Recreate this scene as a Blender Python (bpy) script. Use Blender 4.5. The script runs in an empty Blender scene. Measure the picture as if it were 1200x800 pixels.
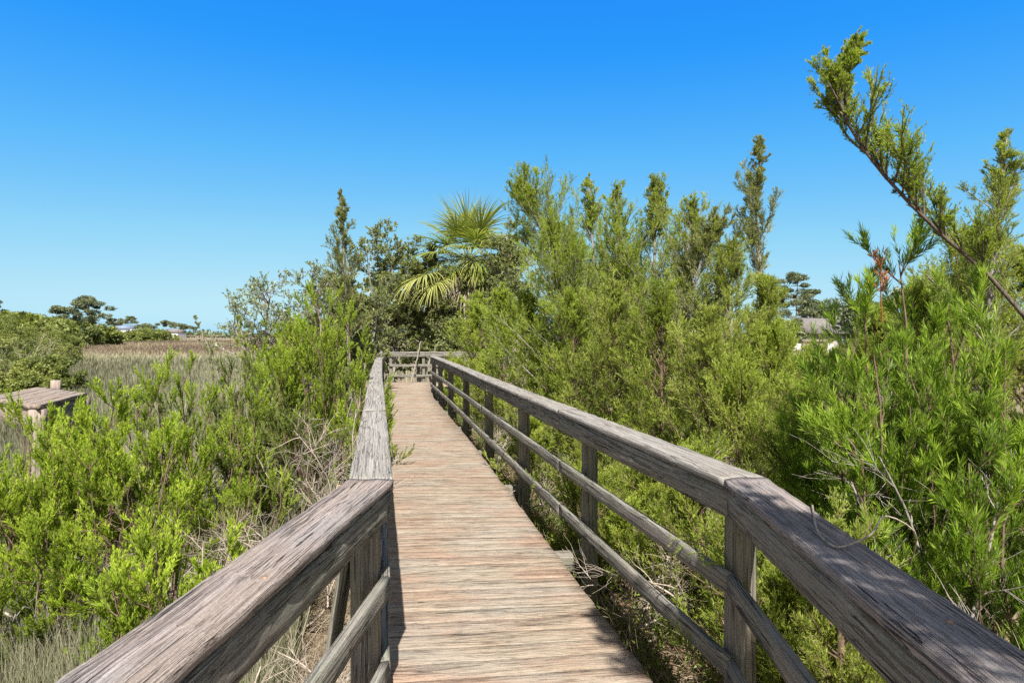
import bpy, math, random
import numpy as np
from mathutils import Vector

# ------------------------------------------------------------------ camera, world, sun, exposure
S = bpy.context.scene
COL = S.collection
F = 700.0                    # focal length in photo pixels (photo is 1200 wide)
HY = 392.0                   # photo row of the horizon
EYE = 1.62                   # eye height over the deck (deck top is z = 0)
cam = bpy.data.cameras.new("camera")
cam.sensor_width = 36.0
cam.lens = 36.0 * F / 1200.0
cam.shift_y = -(400.0 - HY) / 1200.0
cam.clip_start = 0.02
cam.clip_end = 6000
co = bpy.data.objects.new("camera", cam)
COL.objects.link(co)
co.location = (0, 0, EYE)
co.rotation_euler = (math.radians(90), 0, 0)
S.camera = co

SUN_DIR = Vector((0.085, -0.78, 1.0)).normalized()      # towards the sun
SUN_EL = math.asin(SUN_DIR.z)
SUN_ROT = math.atan2(SUN_DIR.x, SUN_DIR.y)
W = bpy.data.worlds.new("World")
S.world = W
W.use_nodes = True
nt = W.node_tree
nt.nodes.clear()
sky = nt.nodes.new("ShaderNodeTexSky")
sky.sky_type = 'NISHITA'
sky.sun_disc = False
sky.sun_elevation = SUN_EL
sky.sun_rotation = SUN_ROT
sky.altitude = 0
sky.air_density = 1.0
sky.dust_density = 0.35
sky.ozone_density = 3.0
sep = nt.nodes.new("ShaderNodeSeparateColor")
scl = nt.nodes.new("ShaderNodeMath")
scl.operation = 'MULTIPLY'
scl.inputs[1].default_value = 1.0 / 24.0
grade = nt.nodes.new("ShaderNodeValToRGB")      # deeper, polarised-looking clear blue graded from the sky's own brightness
EXPO = 1.2
BG = 0.13
_st = [(0.7, (.011, .17, .76)), (1.53, (.017, .25, .95)), (2.01, (.024, .325, .97)), (3.01, (.109, .485, .97)), (4.76, (.287, .67, .95)), (7.6, (.53, .83, .95)), (10.0, (1.5, 1.6, 1.4)), (24.0, (5.0, 4.4, 3.2))]
while len(grade.color_ramp.elements) < len(_st): grade.color_ramp.elements.new(0.5)
for el, (p, c) in zip(grade.color_ramp.elements, _st):
    el.position = p / 24.0
    el.color = (*[v / (2 ** EXPO * BG * 10.0) for v in c], 1)
gain = nt.nodes.new("ShaderNodeVectorMath")
gain.operation = 'SCALE'
gain.inputs['Scale'].default_value = 10.0
bg = nt.nodes.new("ShaderNodeBackground")
bg.inputs[1].default_value = BG
wo = nt.nodes.new("ShaderNodeOutputWorld")
nt.links.new(sky.outputs[0], sep.inputs[0])
nt.links.new(sep.outputs[1], scl.inputs[0])
nt.links.new(scl.outputs[0], grade.inputs[0])
nt.links.new(grade.outputs[0], gain.inputs[0])
# half of the dome nearer the sun (behind and above the viewer) is desaturated: an unseen neutral fill added against blue shade
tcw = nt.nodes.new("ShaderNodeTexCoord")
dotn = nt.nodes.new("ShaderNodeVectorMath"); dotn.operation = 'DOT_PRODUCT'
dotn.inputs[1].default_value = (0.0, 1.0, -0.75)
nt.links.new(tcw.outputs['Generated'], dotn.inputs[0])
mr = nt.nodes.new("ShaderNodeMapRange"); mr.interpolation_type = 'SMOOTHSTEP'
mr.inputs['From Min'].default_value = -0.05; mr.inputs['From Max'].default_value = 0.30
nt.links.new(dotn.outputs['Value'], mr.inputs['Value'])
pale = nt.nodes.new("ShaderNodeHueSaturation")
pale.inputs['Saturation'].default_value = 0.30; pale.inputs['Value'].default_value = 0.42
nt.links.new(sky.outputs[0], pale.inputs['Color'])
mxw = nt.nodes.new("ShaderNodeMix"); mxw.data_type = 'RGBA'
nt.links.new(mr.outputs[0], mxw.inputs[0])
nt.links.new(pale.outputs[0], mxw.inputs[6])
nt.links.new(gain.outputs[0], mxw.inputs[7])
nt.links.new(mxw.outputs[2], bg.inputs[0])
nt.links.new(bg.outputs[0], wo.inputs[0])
sl = bpy.data.lights.new("sun", 'SUN')
sl.energy = 5.0
sl.angle = math.radians(0.53)
sl.color = (1.0, 0.955, 0.88)
so = bpy.data.objects.new("sun", sl)
COL.objects.link(so)
so.rotation_euler = SUN_DIR.to_track_quat('Z', 'Y').to_euler()
so.location = (0, -10, 20)
vs = S.view_settings
vs.view_transform = 'Standard'
vs.look = 'None'
vs.exposure = EXPO
vs.gamma = 1.0
S.cycles.max_bounces = 7
S.cycles.diffuse_bounces = 3
S.cycles.transmission_bounces = 5
S.cycles.use_denoising = False

# ------------------------------------------------------------------ helpers
def RNG(s): return np.random.default_rng(s)
def at(px, Y): return (px - 600.0) / F * Y
def zt(py, Y): return EYE + (HY - py) / F * Y
def nrm(v): return v / np.maximum(np.linalg.norm(v, axis=-1, keepdims=True), 1e-9)

def tag(o, label=None, cat=None, group=None, kind=None):
    if label: o['label'] = label
    if cat: o['category'] = cat
    if group: o['group'] = group
    if kind: o['kind'] = kind
    return o

def thing(name, label, cat, loc=(0, 0, 0), group=None):
    o = bpy.data.objects.new(name, None)
    o.empty_display_size = 0.1
    COL.objects.link(o)
    o.location = loc
    return tag(o, label, cat, group)

def mk(name, V, faces, mat, parent=None, attrs=None, smooth=False):
    """one mesh object from world-space vertices; faces = list of int arrays (n,k)"""
    V = np.asarray(V, dtype=np.float64).reshape(-1, 3)
    if parent is not None:
        V = V - np.array(parent_loc(parent))
    me = bpy.data.meshes.new(name)
    me.vertices.add(len(V))
    me.vertices.foreach_set('co', V.astype(np.float32).ravel())
    if isinstance(faces, np.ndarray): faces = [faces]
    faces = [np.asarray(f, dtype=np.int32) for f in faces if len(f)]
    loops = np.concatenate([f.ravel() for f in faces])
    sizes = np.concatenate([np.full(len(f), f.shape[1], dtype=np.int32) for f in faces])
    starts = np.concatenate([[0], np.cumsum(sizes)[:-1]]).astype(np.int32)
    me.loops.add(len(loops))
    me.loops.foreach_set('vertex_index', loops)
    me.polygons.add(len(sizes))
    me.polygons.foreach_set('loop_start', starts)
    if smooth:
        me.polygons.foreach_set('use_smooth', np.ones(len(sizes), dtype=bool))
    for k, a in (attrs or {}).items():
        a = np.asarray(a, dtype=np.float32)
        if a.ndim == 1:
            at_ = me.attributes.new(k, 'FLOAT', 'POINT')
            at_.data.foreach_set('value', a)
        else:
            at_ = me.attributes.new(k, 'FLOAT_VECTOR', 'POINT')
            at_.data.foreach_set('vector', a.ravel())
    me.update(calc_edges=True)
    me.materials.append(mat)
    o = bpy.data.objects.new(name, me)
    COL.objects.link(o)
    if parent is not None: o.parent = parent
    return o

def parent_loc(p):
    v = Vector((0, 0, 0))
    while p is not None:
        v = v + p.location
        p = p.parent
    return v

class MB:
    """collects pieces into one mesh"""
    def __init__(s): s.V = []; s.F = {}; s.A = {}; s.n = 0
    def add(s, V, faces, **attrs):
        V = np.asarray(V, dtype=np.float64).reshape(-1, 3)
        if isinstance(faces, np.ndarray): faces = [faces]
        for f in faces:
            f = np.asarray(f)
            if len(f): s.F.setdefault(f.shape[1], []).append(f + s.n)
        s.V.append(V)
        for k, a in attrs.items(): s.A.setdefault(k, []).append(np.asarray(a))
        s.n += len(V)
    def build(s, name, mat, parent=None, smooth=False):
        return mk(name, np.concatenate(s.V), [np.concatenate(f) for f in s.F.values()], mat, parent,
                  {k: np.concatenate(a) for k, a in s.A.items()}, smooth)

def box(c, size, yaw=0.0):
    """vertices + faces of a box centred at c"""
    x, y, z = np.array(size) / 2
    V = np.array([[-x,-y,-z],[x,-y,-z],[x,y,-z],[-x,y,-z],[-x,-y,z],[x,-y,z],[x,y,z],[-x,y,z]])
    c_, s_ = math.cos(yaw), math.sin(yaw)
    V = np.stack([V[:,0]*c_ - V[:,1]*s_, V[:,0]*s_ + V[:,1]*c_, V[:,2]], 1) + np.array(c)
    Fq = np.array([[3,2,1,0],[4,5,6,7],[0,1,5,4],[1,2,6,5],[2,3,7,6],[3,0,4,7]])
    return V, Fq

def snoise(rng, n, k, amp):
    """smooth 1-D noise of n samples with about k features"""
    k = max(2, int(k))
    p = rng.normal(0, amp, k + 3)
    x = np.linspace(0, k, n)
    i = np.clip(x.astype(int), 0, k + 1)
    f = x - i
    f = f * f * (3 - 2 * f)
    return p[i] * (1 - f) + p[i + 1] * f

def plank(in0, out0, in1, out1, ztop, zbot, seed, seg=0.09, rough=0.0025, rnd=0.006, sag=0.0, wp=0.002):
    """a weathered board whose plan is the quad in0,out0,out1,in1, from zbot to ztop; ragged rounded edges"""
    rng = RNG(seed)
    in0, out0, in1, out1 = [np.array(p, dtype=float) for p in (in0, out0, in1, out1)]
    Lh = np.linalg.norm(in1 - in0)
    wd = np.linalg.norm(out0 - in0)
    h = ztop - zbot
    n = max(2, int(Lh / seg) + 1)
    r = min(rnd, wd * 0.3, h * 0.3)
    # ring in (v: metres from inner edge, w: metres from bottom)
    def side(a, b, k): return [(a[0] + (b[0]-a[0])*t, a[1] + (b[1]-a[1])*t) for t in np.linspace(0, 1, k)]
    kv = 4 if wd > 0.08 else 2
    kh = 4 if h > 0.08 else 2
    ring = side((r, h), (wd - r, h), kv) + side((wd, h - r), (wd, r), kh) + side((wd - r, 0), (r, 0), kv) + side((0, r), (0, h - r), kh)
    ring = np.array(ring)
    m = len(ring)
    u = np.linspace(0, 1, n)
    jv = np.stack([snoise(rng, n, Lh * 5, rough * 0.3) + snoise(rng, n, Lh * 16, rough * 0.4) for _ in range(m)], 1)
    jw = np.stack([snoise(rng, n, Lh * 5, rough * 0.3) + snoise(rng, n, Lh * 16, rough * 0.4) for _ in range(m)], 1)
    warp = snoise(rng, n, max(2, Lh * 0.8), wp)[:, None]
    vv = ring[None, :, 0] + jv
    ww = ring[None, :, 1] + jw + warp - sag * (np.sin(u * math.pi))[:, None]
    A = in0[None] + (in1 - in0)[None] * u[:, None]
    B = out0[None] + (out1 - out0)[None] * u[:, None]
    fr = (vv / wd)[..., None]
    XY = A[:, None] * (1 - fr) + B[:, None] * fr
    V = np.concatenate([XY, (zbot + ww)[..., None]], 2).reshape(-1, 3)
    off = rng.uniform(-40, 40, 3)
    g = np.stack([np.repeat(u * Lh, m), vv.ravel(), ww.ravel()], 1) + off
    i = np.arange(n - 1)[:, None] * m
    j = np.arange(m)[None]
    jn = (j + 1) % m
    Q = np.stack([i + j, i + m + j, i + m + jn, i + jn], -1).reshape(-1, 4)
    caps = [np.arange(m)[None, :], (np.arange(m)[::-1] + (n - 1) * m)[None, :]]
    return V, [Q] + caps, g

def add_plank(mb, *a, **k):
    V, Fs, g = plank(*a, **k)
    mb.add(V, Fs, gco=g)

def add_post(mb, x, y, w, z0, z1, yaw, seed, taper=0.0):
    """square timber post, grain running up"""
    rng = RNG(seed)
    n = max(2, int((z1 - z0) / 0.12))
    r = 0.008
    h = w / 2
    ring = np.array([(-h + r, -h), (h - r, -h), (h, -h + r), (h, h - r), (h - r, h), (-h + r, h), (-h, h - r), (-h, -h + r)])
    m = len(ring)
    c, s = math.cos(yaw), math.sin(yaw)
    z = np.linspace(z0, z1, n)
    rr = ring[None] + np.stack([np.stack([snoise(rng, n, 6, 0.0015) for _ in range(m)], 1) for _ in range(2)], -1)
    X = rr[..., 0] * c - rr[..., 1] * s + x
    Y = rr[..., 0] * s + rr[..., 1] * c + y
    Z = np.repeat(z[:, None], m, 1)
    V = np.stack([X, Y, Z], -1).reshape(-1, 3)
    off = rng.uniform(-40, 40, 3)
    g = np.stack([Z.ravel(), rr[..., 0].ravel(), rr[..., 1].ravel()], 1) + off
    i = np.arange(n - 1)[:, None] * m
    j = np.arange(m)[None]
    jn = (j + 1) % m
    Q = np.stack([i + j, i + jn, i + m + jn, i + m + j], -1).reshape(-1, 4)
    mb.add(V, [Q, np.arange(m)[::-1][None, :], (np.arange(m) + (n - 1) * m)[None, :]], gco=g)

# ------------------------------------------------------------------ materials
def newmat(name):
    m = bpy.data.materials.new(name)
    m.use_nodes = True
    t = m.node_tree
    t.nodes.clear()
    out = t.nodes.new("ShaderNodeOutputMaterial")
    return m, t, out

def N(t, kind, **kw):
    n = t.nodes.new(kind)
    for k, v in kw.items():
        if k in n.inputs: n.inputs[k].default_value = v
        else: setattr(n, k, v)
    return n

def ramp(t, fac, stops):
    r = t.nodes.new("ShaderNodeValToRGB")
    e = r.color_ramp.elements
    while len(e) < len(stops): e.new(0.5)
    for el, (p, c) in zip(e, stops):
        el.position = p
        el.color = (c[0], c[1], c[2], 1) if not np.isscalar(c) else (c, c, c, 1)
    t.links.new(fac, r.inputs[0])
    return r.outputs[0]

def mix(t, fac, a, b, mode='MIX'):
    m = t.nodes.new("ShaderNodeMix")
    m.data_type = 'RGBA'
    m.blend_type = mode
    for sock, v in ((m.inputs[0], fac), (m.inputs[6], a), (m.inputs[7], b)):
        if hasattr(v, 'is_linked') or isinstance(v, bpy.types.NodeSocket): t.links.new(v, sock)
        elif np.isscalar(v): sock.default_value = v
        else: sock.default_value = (*v, 1)
    return m.outputs[2]

def math_(t, op, a, b=0.0):
    m = t.nodes.new("ShaderNodeMath")
    m.operation = op
    for sock, v in ((m.inputs[0], a), (m.inputs[1], b)):
        if isinstance(v, bpy.types.NodeSocket): t.links.new(v, sock)
        else: sock.default_value = v
    return m.outputs[0]

def wood(name, dark, mid, pale, stain, green, stain_amt=0.35, green_amt=0.3, crack=0.5, bump=0.8, streak=70.0, fine=210.0, across=False, k=0.90, xs=1.0, con=1.0):
    dark, mid, pale, stain, green = [tuple(v * k for v in c_) for c_ in (dark, mid, pale, stain, green)]
    """weathered silvered timber; 'gco' runs along the grain in x"""
    m, t, out = newmat(name)
    a = N(t, "ShaderNodeAttribute", attribute_name='gco')
    def stretched(sx, sy, scale=1.0, detail=5.0, rough=0.6, dist=0.0):
        mp = N(t, "ShaderNodeMapping")
        mp.inputs['Scale'].default_value = (sx, sy, sy)
        t.links.new(a.outputs['Vector'], mp.inputs[0])
        n = N(t, "ShaderNodeTexNoise", Scale=scale, Detail=detail, Roughness=rough, Distortion=dist)
        t.links.new(mp.outputs[0], n.inputs['Vector'])
        return n.outputs['Fac']
    grain = stretched(1.6 * xs, streak, 1.0, 6.0, 0.65, 0.6 * xs)
    finegr = stretched(4.0 * xs, fine, 1.0, 4.0, 0.65, 0.5)
    broad = stretched(1.1, 9.0, 1.0, 4.0, 0.55)
    patch = stretched(2.3, 5.0, 1.0, 4.0, 0.6)
    patch2 = stretched(1.7, 13.0, 1.0, 5.0, 0.6)
    if across:
        geo = N(t, "ShaderNodeNewGeometry")
        mp = N(t, "ShaderNodeMapping"); mp.inputs['Scale'].default_value = (1.1, 3.2, 1.0); mp.inputs['Rotation'].default_value = (0, 0, 0.2)
        t.links.new(geo.outputs['Position'], mp.inputs[0])
        nb = N(t, "ShaderNodeTexNoise", Scale=1.3, Detail=5.0, Roughness=0.6); t.links.new(mp.outputs[0], nb.inputs['Vector'])
        mp2 = N(t, "ShaderNodeMapping"); mp2.inputs['Scale'].default_value = (0.8, 1.6, 1.0); mp2.inputs['Location'].default_value = (7, 3, 0)
        t.links.new(geo.outputs['Position'], mp2.inputs[0])
        np_ = N(t, "ShaderNodeTexNoise", Scale=1.4, Detail=5.0, Roughness=0.6); t.links.new(mp2.outputs[0], np_.inputs['Vector'])
        broad = nb.outputs['Fac']; patch = np_.outputs['Fac']
    c = ramp(t, grain, [(0.34, dark), (0.48, mid), (0.62, pale)])
    c = mix(t, 0.5, c, ramp(t, finegr, [(0.36, dark), (0.5, mid), (0.63, pale)]))
    c = mix(t, math_(t, 'MULTIPLY', ramp(t, broad, [(0.44, 0.0), (0.62, 1.0)]), stain_amt), c, stain)
    c = mix(t, math_(t, 'MULTIPLY', ramp(t, patch, [(0.45, 0.0), (0.62, 1.0)]), green_amt), c, green)
    hair = ramp(t, stretched(1.5 * xs, fine * 0.62, 1.0, 2.0, 0.5, 0.8), [(0.36, 1.0), (0.40, 0.0)])
    c = mix(t, math_(t, 'MULTIPLY', hair, 0.5 * con), c, tuple(v * 0.42 for v in dark))
    grit = N(t, "ShaderNodeTexNoise", Scale=170.0, Detail=3.0, Roughness=0.7); t.links.new(a.outputs['Vector'], grit.inputs['Vector'])
    c = mix(t, 0.55, c, mix(t, 1.0, c, ramp(t, grit.outputs['Fac'], [(0.3, (0.62, 0.60, 0.58)), (0.7, (1.32, 1.30, 1.27))]), 'MULTIPLY'))
    mk_ = N(t, "ShaderNodeMapping"); mk_.inputs['Scale'].default_value = (1.7, 6.0, 6.0); t.links.new(a.outputs['Vector'], mk_.inputs[0])
    vor = N(t, "ShaderNodeTexVoronoi", Scale=1.0, Randomness=1.0); t.links.new(mk_.outputs[0], vor.inputs['Vector'])
    knot = ramp(t, vor.outputs['Distance'], [(0.03, 1.0), (0.10, 0.0)])
    c = mix(t, math_(t, 'MULTIPLY', knot, 0.7), c, (0.09, 0.06, 0.04))
    # long drying checks along the grain
    ck = stretched(1.0, 34.0, 1.0, 3.0, 0.5, 0.9)
    line = ramp(t, ck, [(0.476, 0.0), (0.496, 1.0), (0.504, 1.0), (0.524, 0.0)])
    gate = ramp(t, patch2, [(0.46, 0.0), (0.56, 1.0)])
    crk = math_(t, 'MULTIPLY', math_(t, 'MULTIPLY', line, gate), crack)
    ck2 = stretched(3.2 * xs, 110.0, 1.0, 3.0, 0.6, 0.6)
    crk = math_(t, 'MAXIMUM', crk, math_(t, 'MULTIPLY', ramp(t, ck2, [(0.30, 1.0), (0.35, 0.0)]), crack * 0.7))
    if across:      # short splinter dashes all over the walked surface
        ck3 = stretched(6.0, 150.0, 1.0, 2.0, 0.5, 0.4)
        crk = math_(t, 'MAXIMUM', crk, math_(t, 'MULTIPLY', ramp(t, ck3, [(0.32, 1.0), (0.37, 0.0)]), 0.38))
    c = mix(t, crk, c, (0.035, 0.028, 0.022))
    h = math_(t, 'ADD', math_(t, 'MULTIPLY', grain, 1.0), math_(t, 'MULTIPLY', finegr, 0.35))
    h = math_(t, 'SUBTRACT', math_(t, 'SUBTRACT', h, math_(t, 'MULTIPLY', hair, 0.3)), math_(t, 'MULTIPLY', crk, 0.8))
    b = N(t, "ShaderNodeBump", Strength=bump, Distance=0.012)
    t.links.new(h, b.inputs['Height'])
    p = N(t, "ShaderNodeBsdfPrincipled", Roughness=0.85)
    p.inputs['Specular IOR Level'].default_value = 0.25
    t.links.new(c, p.inputs['Base Color'])
    t.links.new(b.outputs[0], p.inputs['Normal'])
    t.links.new(p.outputs[0], out.inputs[0])
    return m

def leafmat(name, stops, trans=0.3, rough=0.5, spec=0.3, tgain=1.35):
    m, t, out = newmat(name)
    a = N(t, "ShaderNodeAttribute", attribute_name='tint')
    oi = N(t, "ShaderNodeObjectInfo")
    f = math_(t, 'ADD', a.outputs['Fac'], math_(t, 'MULTIPLY', math_(t, 'SUBTRACT', oi.outputs['Random'], 0.5), 0.12))
    c = ramp(t, f, stops)
    p = N(t, "ShaderNodeBsdfPrincipled", Roughness=rough)
    p.inputs['Specular IOR Level'].default_value = spec
    t.links.new(c, p.inputs['Base Color'])
    tr = N(t, "ShaderNodeBsdfTranslucent")
    t.links.new(mix(t, 1.0, c, (tgain, tgain * 1.1, tgain * 0.6), 'MULTIPLY'), tr.inputs[0])
    ms = N(t, "ShaderNodeMixShader", Fac=trans)
    t.links.new(p.outputs[0], ms.inputs[1])
    t.links.new(tr.outputs[0], ms.inputs[2])
    t.links.new(ms.outputs[0], out.inputs[0])
    return m

def barkmat(name, c0, c1, scale=60.0):
    m, t, out = newmat(name)
    tc = N(t, "ShaderNodeTexCoord")
    mp = N(t, "ShaderNodeMapping")
    mp.inputs['Scale'].default_value = (1, 1, 0.25)
    t.links.new(tc.outputs['Object'], mp.inputs[0])
    n = N(t, "ShaderNodeTexNoise", Scale=scale, Detail=4.0)
    t.links.new(mp.outputs[0], n.inputs['Vector'])
    p = N(t, "ShaderNodeBsdfPrincipled", Roughness=0.9)
    p.inputs['Specular IOR Level'].default_value = 0.15
    t.links.new(ramp(t, n.outputs['Fac'], [(0.3, c0), (0.7, c1)]), p.inputs['Base Color'])
    b = N(t, "ShaderNodeBump", Strength=0.6, Distance=0.01)
    t.links.new(n.outputs['Fac'], b.inputs['Height'])
    t.links.new(b.outputs[0], p.inputs['Normal'])
    t.links.new(p.outputs[0], out.inputs[0])
    return m

def plain(name, c, rough=0.8, noise=0.15, scale=8.0):
    m, t, out = newmat(name)
    tc = N(t, "ShaderNodeTexCoord")
    n = N(t, "ShaderNodeTexNoise", Scale=scale, Detail=5.0)
    t.links.new(tc.outputs['Object'], n.inputs['Vector'])
    lo = tuple(v * (1 - noise) for v in c); hi = tuple(min(1, v * (1 + noise)) for v in c)
    p = N(t, "ShaderNodeBsdfPrincipled", Roughness=rough)
    t.links.new(ramp(t, n.outputs['Fac'], [(0.3, lo), (0.7, hi)]), p.inputs['Base Color'])
    t.links.new(p.outputs[0], out.inputs[0])
    return m

M = {}
M['deck'] = wood('deck_timber', (0.20, 0.145, 0.105), (0.37, 0.295, 0.22), (0.51, 0.435, 0.34), (0.38, 0.235, 0.17), (0.40, 0.375, 0.325), 0.62, 0.5, 0.9, 0.8, 58, 230, True, 0.78, 2.2)
M['cap_pink'] = wood('handrail_timber', (0.13, 0.105, 0.10), (0.29, 0.245, 0.235), (0.43, 0.385, 0.37), (0.33, 0.26, 0.20), (0.25, 0.245, 0.25), 0.35, 0.5, 1.0, 1.0, 75, 220)
M['cap_grey'] = wood('grey_handrail_timber', (0.15, 0.14, 0.13), (0.28, 0.265, 0.25), (0.40, 0.38, 0.355), (0.30, 0.25, 0.20), (0.22, 0.22, 0.20), 0.3, 0.3, 0.8, 0.8, 60, 210)
M['face'] = wood('rail_face_timber', (0.085, 0.08, 0.07), (0.24, 0.23, 0.205), (0.38, 0.365, 0.325), (0.26, 0.22, 0.17), (0.20, 0.215, 0.165), 0.3, 0.5, 1.0, 1.2, 55, 190)
M['post'] = wood('post_timber', (0.10, 0.09, 0.075), (0.21, 0.195, 0.165), (0.32, 0.30, 0.26), (0.22, 0.17, 0.12), (0.17, 0.18, 0.13), 0.4, 0.5, 0.8, 0.8, 50, 180)
M['old'] = wood('old_platform_timber', (0.14, 0.11, 0.09), (0.30, 0.25, 0.21), (0.43, 0.37, 0.32), (0.33, 0.23, 0.18), (0.27, 0.22, 0.18), 0.6, 0.4, 0.9, 0.8, 45, 150)
M['groundsel'] = leafmat('groundsel_leaf', [(0.0, (0.24, 0.16, 0.08)), (0.035, (0.19, 0.13, 0.05)), (0.055, (0.055, 0.08, 0.014)), (0.4, (0.16, 0.225, 0.024)), (0.75, (0.26, 0.355, 0.03)), (1.0, (0.37, 0.45, 0.05))], 0.42, 0.6, 0.2)
M['groundsel_dull'] = leafmat('groundsel_old_leaf', [(0.0, (0.22, 0.145, 0.07)), (0.035, (0.18, 0.12, 0.05)), (0.055, (0.045, 0.065, 0.018)), (0.45, (0.12, 0.165, 0.032)), (0.8, (0.19, 0.24, 0.045)), (1.0, (0.26, 0.29, 0.08))], 0.36)
M['willowleaf'] = leafmat('narrow_leaf', [(0.0, (0.22, 0.145, 0.07)), (0.035, (0.18, 0.12, 0.05)), (0.055, (0.04, 0.07, 0.014)), (0.4, (0.13, 0.205, 0.024)), (0.75, (0.22, 0.325, 0.03)), (1.0, (0.32, 0.42, 0.055))], 0.40)
M['cedar'] = leafmat('cedar_scale_leaf', [(0.0, (0.22, 0.145, 0.07)), (0.035, (0.18, 0.12, 0.05)), (0.055, (0.075, 0.095, 0.026)), (0.4, (0.205, 0.245, 0.05)), (0.75, (0.305, 0.355, 0.065)), (1.0, (0.39, 0.41, 0.11))], 0.45)
M['cedar_grey'] = leafmat('grey_cedar_leaf', [(0.0, (0.22, 0.145, 0.07)), (0.035, (0.18, 0.12, 0.05)), (0.055, (0.07, 0.08, 0.03)), (0.4, (0.175, 0.195, 0.06)), (0.75, (0.25, 0.27, 0.09)), (1.0, (0.32, 0.32, 0.15))], 0.34)
M['cedar_lush'] = leafmat('lush_cedar_leaf', [(0.0, (0.22, 0.145, 0.07)), (0.035, (0.18, 0.12, 0.05)), (0.055, (0.07, 0.095, 0.022)), (0.4, (0.195, 0.25, 0.04)), (0.75, (0.295, 0.36, 0.05)), (1.0, (0.39, 0.43, 0.09))], 0.45)
M['oak'] = leafmat('oak_leaf', [(0.0, (0.22, 0.145, 0.07)), (0.035, (0.18, 0.12, 0.05)), (0.055, (0.075, 0.09, 0.033)), (0.4, (0.18, 0.21, 0.072)), (0.75, (0.275, 0.30, 0.115)), (1.0, (0.37, 0.38, 0.19))], 0.34, 0.42, 0.45)
M['palm'] = leafmat('palm_leaf', [(0.0, (0.06, 0.09, 0.022)), (0.4, (0.15, 0.19, 0.035)), (0.75, (0.26, 0.28, 0.06)), (1.0, (0.38, 0.36, 0.12))], 0.32, 0.4, 0.4)
M['palm_yellow'] = leafmat('dying_palm_leaf', [(0.0, (0.13, 0.14, 0.035)), (0.5, (0.25, 0.27, 0.07)), (1.0, (0.38, 0.36, 0.13))], 0.25)
M['palm_dead'] = leafmat('dead_palm_leaf', [(0.0, (0.11, 0.085, 0.055)), (0.5, (0.22, 0.175, 0.12)), (1.0, (0.34, 0.28, 0.20))], 0.1)
M['pine'] = leafmat('pine_needle', [(0.0, (0.06, 0.08, 0.045)), (0.5, (0.13, 0.155, 0.08)), (1.0, (0.21, 0.225, 0.12))], 0.25)
M['farbush'] = leafmat('far_shrub_leaf', [(0.0, (0.075, 0.095, 0.028)), (0.5, (0.175, 0.205, 0.048)), (1.0, (0.27, 0.28, 0.08))], 0.3)
M['marsh'] = leafmat('marsh_blade', [(0.0, (0.13, 0.13, 0.08)), (0.25, (0.25, 0.245, 0.16)), (0.5, (0.33, 0.305, 0.20)), (0.72, (0.245, 0.19, 0.13)), (1.0, (0.155, 0.118, 0.09))], 0.25, 0.7, 0.15, 1.0)
M['dry'] = leafmat('dry_straw', [(0.0, (0.13, 0.095, 0.06)), (0.5, (0.30, 0.235, 0.155)), (1.0, (0.46, 0.385, 0.27))], 0.12, 0.7, 0.15, 1.0)
M['litter'] = leafmat('dead_leaf', [(0.0, (0.05, 0.03, 0.02)), (0.4, (0.13, 0.075, 0.045)), (0.75, (0.24, 0.15, 0.09)), (1.0, (0.36, 0.28, 0.19))], 0.08, 0.7, 0.2, 1.0)
M['redbrown'] = leafmat('reddish_dead_leaf', [(0.0, (0.20, 0.06, 0.02)), (1.0, (0.36, 0.13, 0.05))], 0.15)
M['bark'] = barkmat('dark_bark', (0.055, 0.042, 0.034), (0.16, 0.125, 0.10))
M['bark_red'] = barkmat('reddish_bark', (0.08, 0.05, 0.038), (0.20, 0.135, 0.10))
M['bark_grey'] = barkmat('grey_bark', (0.14, 0.125, 0.11), (0.33, 0.30, 0.265))
M['deadwood'] = barkmat('bleached_deadwood', (0.20, 0.165, 0.13), (0.44, 0.38, 0.31), 40)
M['roof'] = plain('shingle_roof', (0.15, 0.135, 0.13), 0.9, 0.25, 3)
M['roof_blue'] = plain('blue_grey_roof', (0.13, 0.17, 0.24), 0.6, 0.15, 1)
M['wall'] = plain('pale_siding', (0.30, 0.27, 0.24), 0.8, 0.08, 2)
M['wall_white'] = plain('white_siding', (0.72, 0.72, 0.72), 0.8, 0.05, 1)
M['fence_white'] = plain('weathered_white_boards', (0.42, 0.41, 0.39), 0.8, 0.15, 3)
M['glass'] = plain('dark_window_glass', (0.04, 0.05, 0.06), 0.1, 0.1, 1)
M['nail'] = plain('rusty_nail', (0.25, 0.15, 0.09), 0.6, 0.2, 200)

# ------------------------------------------------------------------ ground
def axis_x(y):
    """centre line of the boardwalk"""
    y = np.asarray(y, dtype=float)
    return np.where(y < 2.6, 0.07 + 0.0786 * (y - 2.6), 0.07 - 0.209 * (y - 2.6))

def gz(x, y):
    x = np.asarray(x, dtype=float); y = np.asarray(y, dtype=float)
    s = x - axis_x(np.clip(y, -10, 22))
    t = np.clip((s + 1.2) / 2.4, 0, 1); t = t * t * (3 - 2 * t)
    far = np.clip((np.hypot(x, y) - 12) / 25, 0, 1)
    z = (-0.72) * (1 - t) + (-0.42) * t
    z = z * (1 - far) + (-0.92) * far
    z = z + 0.035 * np.sin(x * 1.7 + 0.6) * np.cos(y * 1.3) * (1 - far) + 0.02 * np.sin(x * 4.1 + y * 3.3) * (1 - far)
    return z

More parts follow.
